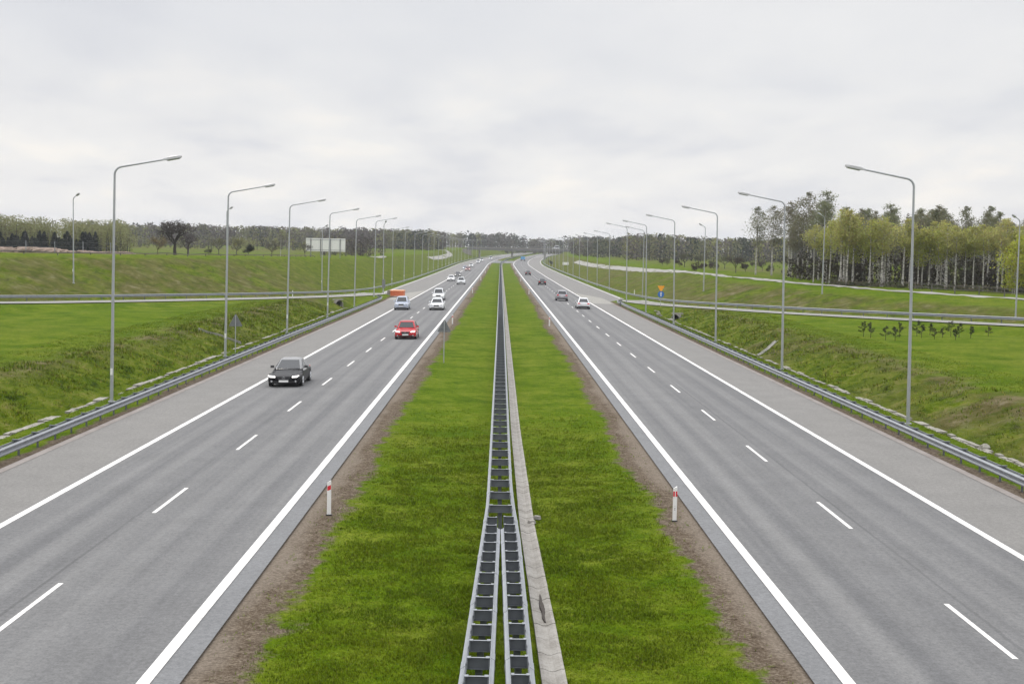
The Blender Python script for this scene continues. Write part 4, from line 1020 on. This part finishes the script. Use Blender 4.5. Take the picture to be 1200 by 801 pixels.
# dark spruces in front of the left wood
def spruce_mesh(seed, h=7.5):
    rs = np.random.RandomState(seed); n = 900; t = rs.uniform(0, 1, n) ** 1.2; lay = np.floor(t * 14) / 14
    r = (1.02 - t) ** .6 * 2.7 * rs.uniform(.35, 1, n) * (.7 + .3 * np.cos((t * 14 - lay * 14) * 2)); a = rs.uniform(0, 6.283, n)
    C = np.stack([np.cos(a)*r, np.sin(a)*r, h * (.06 + .94 * t) - r * .25], 1); V, F = quads(C, rs.uniform(.3, .62, n), rs)
    o = mesh_np('crown', V, F, FARW, attrs={'tint': np.repeat(tinted((.016, .022, .018), n, rs), 4, 0)}); m = o.data; bpy.data.objects.remove(o)
    return MB().tube([(0, 0, -.2), (0, 0, h*.6), (0, 0, h*.98)], [.12, .07, .015], 6).mesh('trunk', BARK), m
SPR = [spruce_mesh(70 + k) for k in range(3)]
for k in range(84):
    x = -166 + k * .58 + rnd(-.5, .5)
    plant_tree('spruce_tree', SPR[k % 3], x, rnd(376, 398), rnd(.42, .82), rnd(0, 6.28), 'dark spruce standing along the front of the left wood', 'spruce tree', 'dark spruces in front of the left wood')

# bare trees and bushes along the top of the left bank
def bare_tree(name, x, y, h, seed, label, tint=(.045, .037, .032), leaf=None, nleaf=0, spread=.62, trunk_r=.035, depth=6):
    Rn = random.Random(seed); mb = MB(); tips = []
    def grow(p, d, L, r, k):
        q = p + d * L; m_ = p + d * L * .5 + Vector((Rn.uniform(-1, 1), Rn.uniform(-1, 1), 0)) * L * .05
        mb.tube([p, m_, q], [r, r * .85, r * .68], 5 if k > 2 else 3, cap=False)
        if k == 0: tips.append(q); return
        for j in range(3 if k < depth else 4):
            ax = Vector((Rn.uniform(-1, 1), Rn.uniform(-1, 1), Rn.uniform(-.25, .55))).normalized()
            nd = (d * (1 - spread) + ax * spread + Vector((0, 0, .10))).normalized(); grow(q if j else p.lerp(q, .8), nd, L * Rn.uniform(.62, .84), max(r * .64, .014), k - 1)
        if k <= 2: tips.append(q)
    grow(Vector((0, 0, -.2)), Vector((.02, .01, 1)), h * .27, h * trunk_r, depth)
    root = tag(empty(name, (x, y, tz(x, y))), label, 'tree' if 'tree' in name else 'bush')
    mb.build('trunk', mat_simple('bark_' + name, tint, .9), root)
    if nleaf:
        rs = np.random.RandomState(seed); ix = rs.randint(0, len(tips), nleaf); C = np.array([tuple(t) for t in tips])[ix] + rs.normal(size=(nleaf, 3)) * h * .05
        V, F = quads(C, rs.uniform(.5, 1.3, nleaf) * .18, rs); mesh_np('crown', V, F, LEAF, root, attrs={'tint': np.repeat(tinted(leaf, nleaf, rs), 4, 0)})
    return root
bare_tree('bare_tree', -70.2, 284, 11.4, 4, 'large bare dark tree with a round crown on top of the left bank', nleaf=260, leaf=(.10, .07, .04))
bare_tree('bare_tree', -72.6, 306, 7.6, 9, 'smaller bare tree behind and right of the large bare tree', (.06, .05, .046), spread=.7)
bare_tree('small_tree', -71.6, 275, 4.9, 12, 'small yellowing tree just left of the large bare tree', (.10, .08, .055), (.20, .16, .06), 1100, .6, .018)
for x, y, h, nl, lf, l in ((-66.5, 300, 2.2, 900, (.09, .10, .045), 'low green bush at the foot of the large bare tree'), (-62.5, 292, 5.8, 700, (.13, .13, .055), 'thin pale green tree just left of the second street lamp'),
                           (-58.2, 290, 6.2, 800, (.16, .16, .05), 'thin yellow-green tree between the second street lamp and its short neighbour'), (-54.0, 282, 3.3, 2400, (.035, .042, .030), 'dense dark round bush by the fence right of the short lamp'),
                           (-51.5, 296, 5.2, 500, (.09, .08, .06), 'bare greyish bush beside the white birch trunk'), (-45.5, 306, 5.0, 500, (.08, .075, .055), 'bare brownish bush left of the white billboard')):
    bare_tree('bush', x, y, h, int(-x * 7), l, (.085, .075, .065), lf, nl, .62, .02, 4)
plant_tree('birch_tree', KINDS_T['bare'][0], -48.8, 292, .56, .4, 'lone slim birch with a white trunk left of the billboard', 'birch tree')
rs_ = random.Random(77)
for k in range(16):
    y = 300 + rs_.uniform(-40, 120); x = y * (.125 + .0052 * k + rs_.uniform(-.004, .004)); h = rs_.uniform(2.4, 5.2)
    if k in (3, 9): h *= 1.2
    bare_tree('bush', x, y, h, 300 + k, '%s bush beyond the right service road, %s from left' % (('bare brown', 'dull green')[k % 2], ordinal(k + 1)), (.07, .06, .055), ((.06, .05, .04), (.085, .09, .045))[k % 2], 900, .62, .02, 4)['group'] = 'bushes along the right service road'
for k, (u, y) in enumerate(((24.5, 640), (25.2, 660), (25.0, 690))):
    bare_tree('bush', float(Xc(y)) + u, y, 2.6, 400 + k, 'dark low bush at the foot of the far right bank, %s of three' % ('nearest', 'middle', 'farthest')[k], (.03, .03, .028), (.02, .028, .018), 700, .62, .02, 4)
# saplings planted on the right meadow
def sapling(seed, h, dark):
    rs = np.random.RandomState(seed); Rn = random.Random(seed); mb = MB(); mb.tube([(0, 0, -.1), (Rn.uniform(-.06, .06), 0, h * .55), (Rn.uniform(-.12, .12), 0, h)], [.026, .018, .006], 5); C = []
    for k in range(9):
        z = h * (.32 + .66 * k / 9); a = Rn.uniform(0, 6.28); L = h * .36 * (1.1 - k / 10) * Rn.uniform(.6, 1.2); q = Vector((math.cos(a)*L, math.sin(a)*L, z + L * .35))
        mb.tube([(0, 0, z), q], [.012, .005], 3, cap=False); t = rs.uniform(.3, 1.15, 90)[:, None]
        C.append(np.array([[0, 0, z]]) + (np.array(q) - np.array([0, 0, z])) * t + rs.normal(size=(90, 3)) * .05 * h * .7)
    C = np.concatenate(C); V, F = quads(C, rs.uniform(.035, .085, len(C)), rs)
    o = mesh_np('crown', V, F, FARW, attrs={'tint': np.repeat(tinted((.040, .050, .024) if dark else (.10, .11, .035), len(C), rs), 4, 0)}); m = o.data; bpy.data.objects.remove(o)
    return mb.mesh('trunk', BARK), m
SAP = [(32.4, 116.0), (32.7, 114.8), (33.2, 112.0), (33.9, 111.6), (35.5, 115.7), (38.2, 119.2), (37.7, 116.4), (40.0, 121.1), (38.1, 114.1), (39.8, 117.1), (41.4, 119.5), (39.7, 113.4), (41.5, 117.6), (42.2, 116.6), (45.6, 121.5)]
for k, (x, y) in enumerate(SAP):
    dark = k not in (8, 9, 14); pr = sapling(500 + k, rs_.uniform(1.0, 1.55) if dark else 1.0, dark)
    plant_tree('pine_sapling', pr, x, y, 1.0, rs_.uniform(0, 6), '%s sapling on the right meadow, %s from left in its group' % ('young dark pine' if dark else 'young pale green', ordinal(k + 1)), 'sapling', 'saplings planted on the right meadow')

# ------------------------------------------------------------------ billboard, fences, overpass, rubble
def billboard():
    x0, y0 = -41.5, 312; zg = 6.55
    root = tag(empty('billboard', (x0, y0, tz(x0, y0)), -.04), 'white billboard seen from behind on four dark posts, on top of the left bank', 'billboard'); zl = zg - tz(x0, y0)
    for k in range(3): pass
    MB().box((0, .1, zl + 1.55), (9.4, .08, 3.1)).build('panel', WHITE, root)
    for k in range(4):
        mb = MB(); xk = -3.5 + k * 2.33; mb.box((xk, -.05, (zl + 3.0)/2 - .5), (.18, .16, zl + 4.0)); mb.build('post', SIGNB, root)
    mb = MB()
    for z in (.35, 2.75): mb.box((0, .03, zl + z), (9.3, .05, .10))
    mb.build('rail', GALV, root)
billboard()
def board():
    y = 560; x = 27.9; root = tag(empty('white_board', (x, y, tz(x, y))), 'small white board standing on the far right bank', 'sign board')
    MB().box((0, 0, 1.1), (2.7, .08, 1.15)).build('panel', WHITE, root)
    for sx in (-1, 1): MB().tube([(sx, .08, -.3), (sx, .08, 1.6)], .05, 6).build('post', POLE, root)
board()
def fence(pts, step, h, rails, label, mat, rw=.05):
    P = np.array(pts, float); d = np.concatenate([[0], np.cumsum(np.linalg.norm(np.diff(P, axis=0), axis=1))]); q = np.arange(0, d[-1], step)
    X = np.interp(q, d, P[:, 0]); Y = np.interp(q, d, P[:, 1]); Z = terrain(X, Y)
    root = tag(empty('fence', (X[0], Y[0], Z[0])), label, 'fence')
    pm = MB().box((0, 0, h/2 - .1), (.11, .11, h + .2)).mesh('post', mat)
    for x, y, z in zip(X[:100], Y[:100], Z[:100]): kid(obj('post', pm), root).location = (x, y, z)
    for t in rails:
        mb = MB(); mb.loft([[(x - rw/2, y, z + t - rw/2), (x + rw/2, y, z + t - rw/2), (x + rw/2, y, z + t + rw/2), (x - rw/2, y, z + t + rw/2)] for x, y, z in zip(X, Y, Z)]); kid(mb.build('rail', mat), root)
    return root
WOOD = mat_simple('dark_fence_wood', (.11, .10, .09), .9, 0, .2)
Pl = RAMPS[-1]; Tl = np.gradient(Pl[:, :2], axis=0); Tl /= np.linalg.norm(Tl, axis=1)[:, None]
fence([(p[0] - t[1]*22, p[1] + t[0]*22) for p, t in zip(Pl, Tl) if 105 < p[1] < 300], 6.0, .45, (.40,), 'low dark rail fence along the top of the left bank', WOOD, .12)
fence([(p[0] + .9*3, p[1] + 1.0*3) for p in ((86, 120), (73, 142), (64, 160), (58, 172), (54, 180))], 4.2, 1.15, (.55, 1.05), 'thin dark rail fence beside the right service road in front of the birches', WOOD, .07)
fence([(-118, 236), (-95, 246), (-72, 258)], 5.2, 2.3, (1.2, 2.1), 'pale post and wire fence along the rubble on the left', GALV, .02)
def rubble():
    Rn = random.Random(8); VV = []
    mb = MB()
    for k in range(240):
        t = Rn.random(); x = -121 + t * 49 + Rn.uniform(-2, 2); y = 244 + t * 16 + Rn.uniform(-4, 6); r = Rn.uniform(.4, 1.4) * (1.0 if t < .75 else .6); rings = []
        for tt in (-.3, .25, .6, .85):
            qq = math.sqrt(max(.04, 1 - tt*tt)); rings.append([(x + r * qq * 1.5 * Rn.uniform(.75, 1.2) * math.cos(j*math.pi/4), y + r * qq * 1.5 * Rn.uniform(.75, 1.2) * math.sin(j*math.pi/4), tz(x, y) + r * .95 * tt) for j in range(8)])
        mb.loft(rings)
    m = mat_concrete('rubble_mix', (.10, .075, .055), (.30, .23, .185), .35, .6)
    return tag(mb.build('rubble', m), 'pinkish brown rubble heaped along the top of the left bank', 'rubble', kind='stuff')
rubble()
def overpass():
    y = 905.0; xc = float(Xc(y)); zr = float(Zr(y)); zd = zr + 5.3
    root = tag(empty('overpass', (xc, y, zr)), 'concrete road overpass with dark underside crossing the motorway far away', 'bridge')
    D = mat_concrete('overpass_concrete', (.13, .13, .135), (.22, .22, .225), .3)
    kid(MB().box((xc + 24, y, zd + .75), (110, 9.5, 1.5)).build('deck', D, root), root)
    for sy in (-4.9, 4.9): kid(MB().box((xc + 24, y + sy, zd + 1.55), (110, .35, .6)).build('parapet', CONC2, root), root)
    mb = MB(); mb.box((xc + 24, y - 4.7, zd + 2.7), (110, .06, .08)); mb.box((xc + 24, y - 4.7, zd + 2.3), (110, .05, .05))
    for k in range(36): mb.box((xc - 30 + 3*k, y - 4.7, zd + 2.3), (.06, .06, .9))
    kid(mb.build('railing', GALV, root), root)
    for u in (-22.5, 0.0, 22.5):
        mb = MB()
        for sy in (-2.5, 2.5): mb.tube([(xc + u, y + sy, tz(xc + u, y + sy) - .5), (xc + u, y + sy, zd + .1)], .55, 12)
        kid(mb.build('pier', CONC2, root, 40), root)
    for sx in (-1, 1):
        kid(MB().box((xc + (-31 if sx < 0 else 44), y, zd - 2.0), (6, 9, 5.6)).build('abutment', CONC, root), root)
overpass()
y = 903; x = float(Xc(y)) + 30
cv = car('minivan_car', 'white van crossing the far overpass', 5.0, 2.0, 2.4, PAINTS['white'], 'van', lights=False); cv.location = (x, y, float(Zr(905)) + 5.3 + 1.5); cv.rotation_euler.z = -math.pi/2

# ------------------------------------------------------------------ grass blades near the camera
def blades(name, X, Y, hgt, wid, tint, seed, label):
    rs = np.random.RandomState(seed); n = len(X); Z = terrain(X, Y); k = 3
    X = np.repeat(X, k); Y = np.repeat(Y, k); Z = np.repeat(Z, k); h = np.repeat(hgt, k) * rs.uniform(.55, 1.15, n*k); w = np.repeat(wid, k)
    a = rs.uniform(0, 6.283, n*k); l = rs.uniform(.25, .9, n*k) * h; bx, by = X + rs.normal(0, 1, n*k) * w * 1.6, Y + rs.normal(0, 1, n*k) * w * 1.6
    px, py = -np.sin(a) * w / 2, np.cos(a) * w / 2
    V = np.stack([np.stack([bx - px, by - py, Z - .012], 1), np.stack([bx + px, by + py, Z - .012], 1), np.stack([bx + np.cos(a)*l, by + np.sin(a)*l, Z + h], 1)], 1).reshape(-1, 3)
    T = np.repeat(np.repeat(tint, k, 0), 3, 0); o = mesh_np(name, V, np.arange(len(V)).reshape(-1, 3), GRASSM, attrs={'tint': T})
    return tag(o, label, 'grass', kind='stuff')
def grass_tint(X, Y, rs, bankish=0.0):
    n = len(X); a = np.array((.088, .142, .001)); b = np.array((.130, .170, .003)); c = np.array((.052, .090, .0006)); s_ = np.array((.17, .16, .025))
    m = np.clip(.5 + 1.6 * fbm(X*.4 + 9, Y*.4, 3), 0, 1)[:, None]; m2 = np.clip(.5 + 1.8 * fbm(X*1.7, Y*1.7, 2), 0, 1)[:, None]
    t = a * m + b * (1 - m); t = t * (1 - .45*m2) + c * .45 * m2
    st = (rs.rand(n, 1) < (.025 + .14 * bankish)); t = np.where(st, s_, t); return t * rs.uniform(.5, 1.5, (n, 1))
def med_grass():
    rs = np.random.RandomState(31); n = 330000; Y = 17 + (rs.rand(n) ** 1.7) * 48; X = rs.uniform(-5.5, 5.5, n) + U0
    s_ = np.abs(X - U0); wg = fbm(X * .35, Y * .22, 3) * 1.5; keep = (rs.rand(n) < 1 - ss(3.35, 4.75, s_ + wg * .8 + rs.normal(0, .18, n)) * .985)
    gx = U0 + np.interp(Y, [12, 23, 37, 57, 120], [1.22, .97, .74, .64, .62]); keep &= np.abs(X - gx) > .24
    X, Y = X[keep], Y[keep]; cl = np.clip(.55 + 1.5 * fbm(X * 1.3 + 3, Y * 1.3, 3), .15, 1.3); sc_ = np.clip(Y / 30, .8, 2.6)
    keep = rs.rand(len(X)) < np.clip(cl * 1.4, .25, 1) * (1 - ss(30, 64, Y) * .97); X, Y, cl, sc_ = X[keep], Y[keep], cl[keep], sc_[keep]
    blades('median_grass', X, Y, .068 * (.4 + .8 * cl), .015 * sc_, grass_tint(X, Y, rs), 1, 'bright green mown grass of the median')
med_grass()
def bank_grass(sg):
    rs = np.random.RandomState(41 + sg); n = 150000; Y = 36 + (rs.rand(n) ** 1.5) * 140; s_ = 17.9 + rs.rand(n) ** 1.3 * 14; X = sg * s_ + U0
    bk = ss(21.9, 22.8, s_) * (1 - ss(27, 29, s_)); keep = (s_ < 21.5) | (s_ > 22.3); keep &= rs.rand(n) < np.where(bk > .3, (.36 if sg < 0 else .2) * np.clip(.1 + 2.4 * (.5 + 1.4 * fbm(X * .5 + 2, Y * .5, 3) - .35), .12, 1.6), .5 * (s_ < 21.5) * ss(18, 19.2, s_) + .28 * (s_ > 26))
    X, Y, s_, bk = X[keep], Y[keep], s_[keep], bk[keep]; d, _z = ramp_dist(X, Y, sg); k2 = d < -5; X, Y, s_, bk = X[k2], Y[k2], s_[k2], bk[k2]
    cl = np.clip(.5 + 1.9 * fbm(X * .7 + 5, Y * .7, 3), .1, 1.4); sc_ = np.clip(Y / 55, .7, 2.4)
    blades('verge_grass', X, Y, (.05 + .10 * bk) * (.35 + cl) * np.sqrt(sc_), .024 * sc_ * (1 + .5 * bk), grass_tint(X, Y, rs, bk[:, None] * (1.6 if sg > 0 else .9)) * (1 - .05 * bk[:, None]), 5 + sg, 'rough grass on the %s verge and ditch bank' % ('left' if sg < 0 else 'right'))
bank_grass(-1); bank_grass(1)
# ------------------------------------------------------------------ the air
def haze():
    m = bpy.data.materials.new('haze'); m.use_nodes = True; t = m.node_tree; t.nodes.clear()
    v = N(t, 'ShaderNodeVolumePrincipled'); v.inputs['Color'].default_value = (.93, .95, 1.0, 1); v.inputs['Density'].default_value = HAZE_D; v.inputs['Anisotropy'].default_value = 0.3
    o = N(t, 'ShaderNodeOutputMaterial'); t.links.new(v.outputs[0], o.inputs['Volume'])
    zt = 62.0; zb = -2.6
    tag(MB().box((0, 3300, (zt + zb) / 2), (7400, 7800, zt - zb)).build('haze', m), 'thin pale air over the whole scene', 'haze', kind='stuff')
HAZE_D = 0.00013
haze()
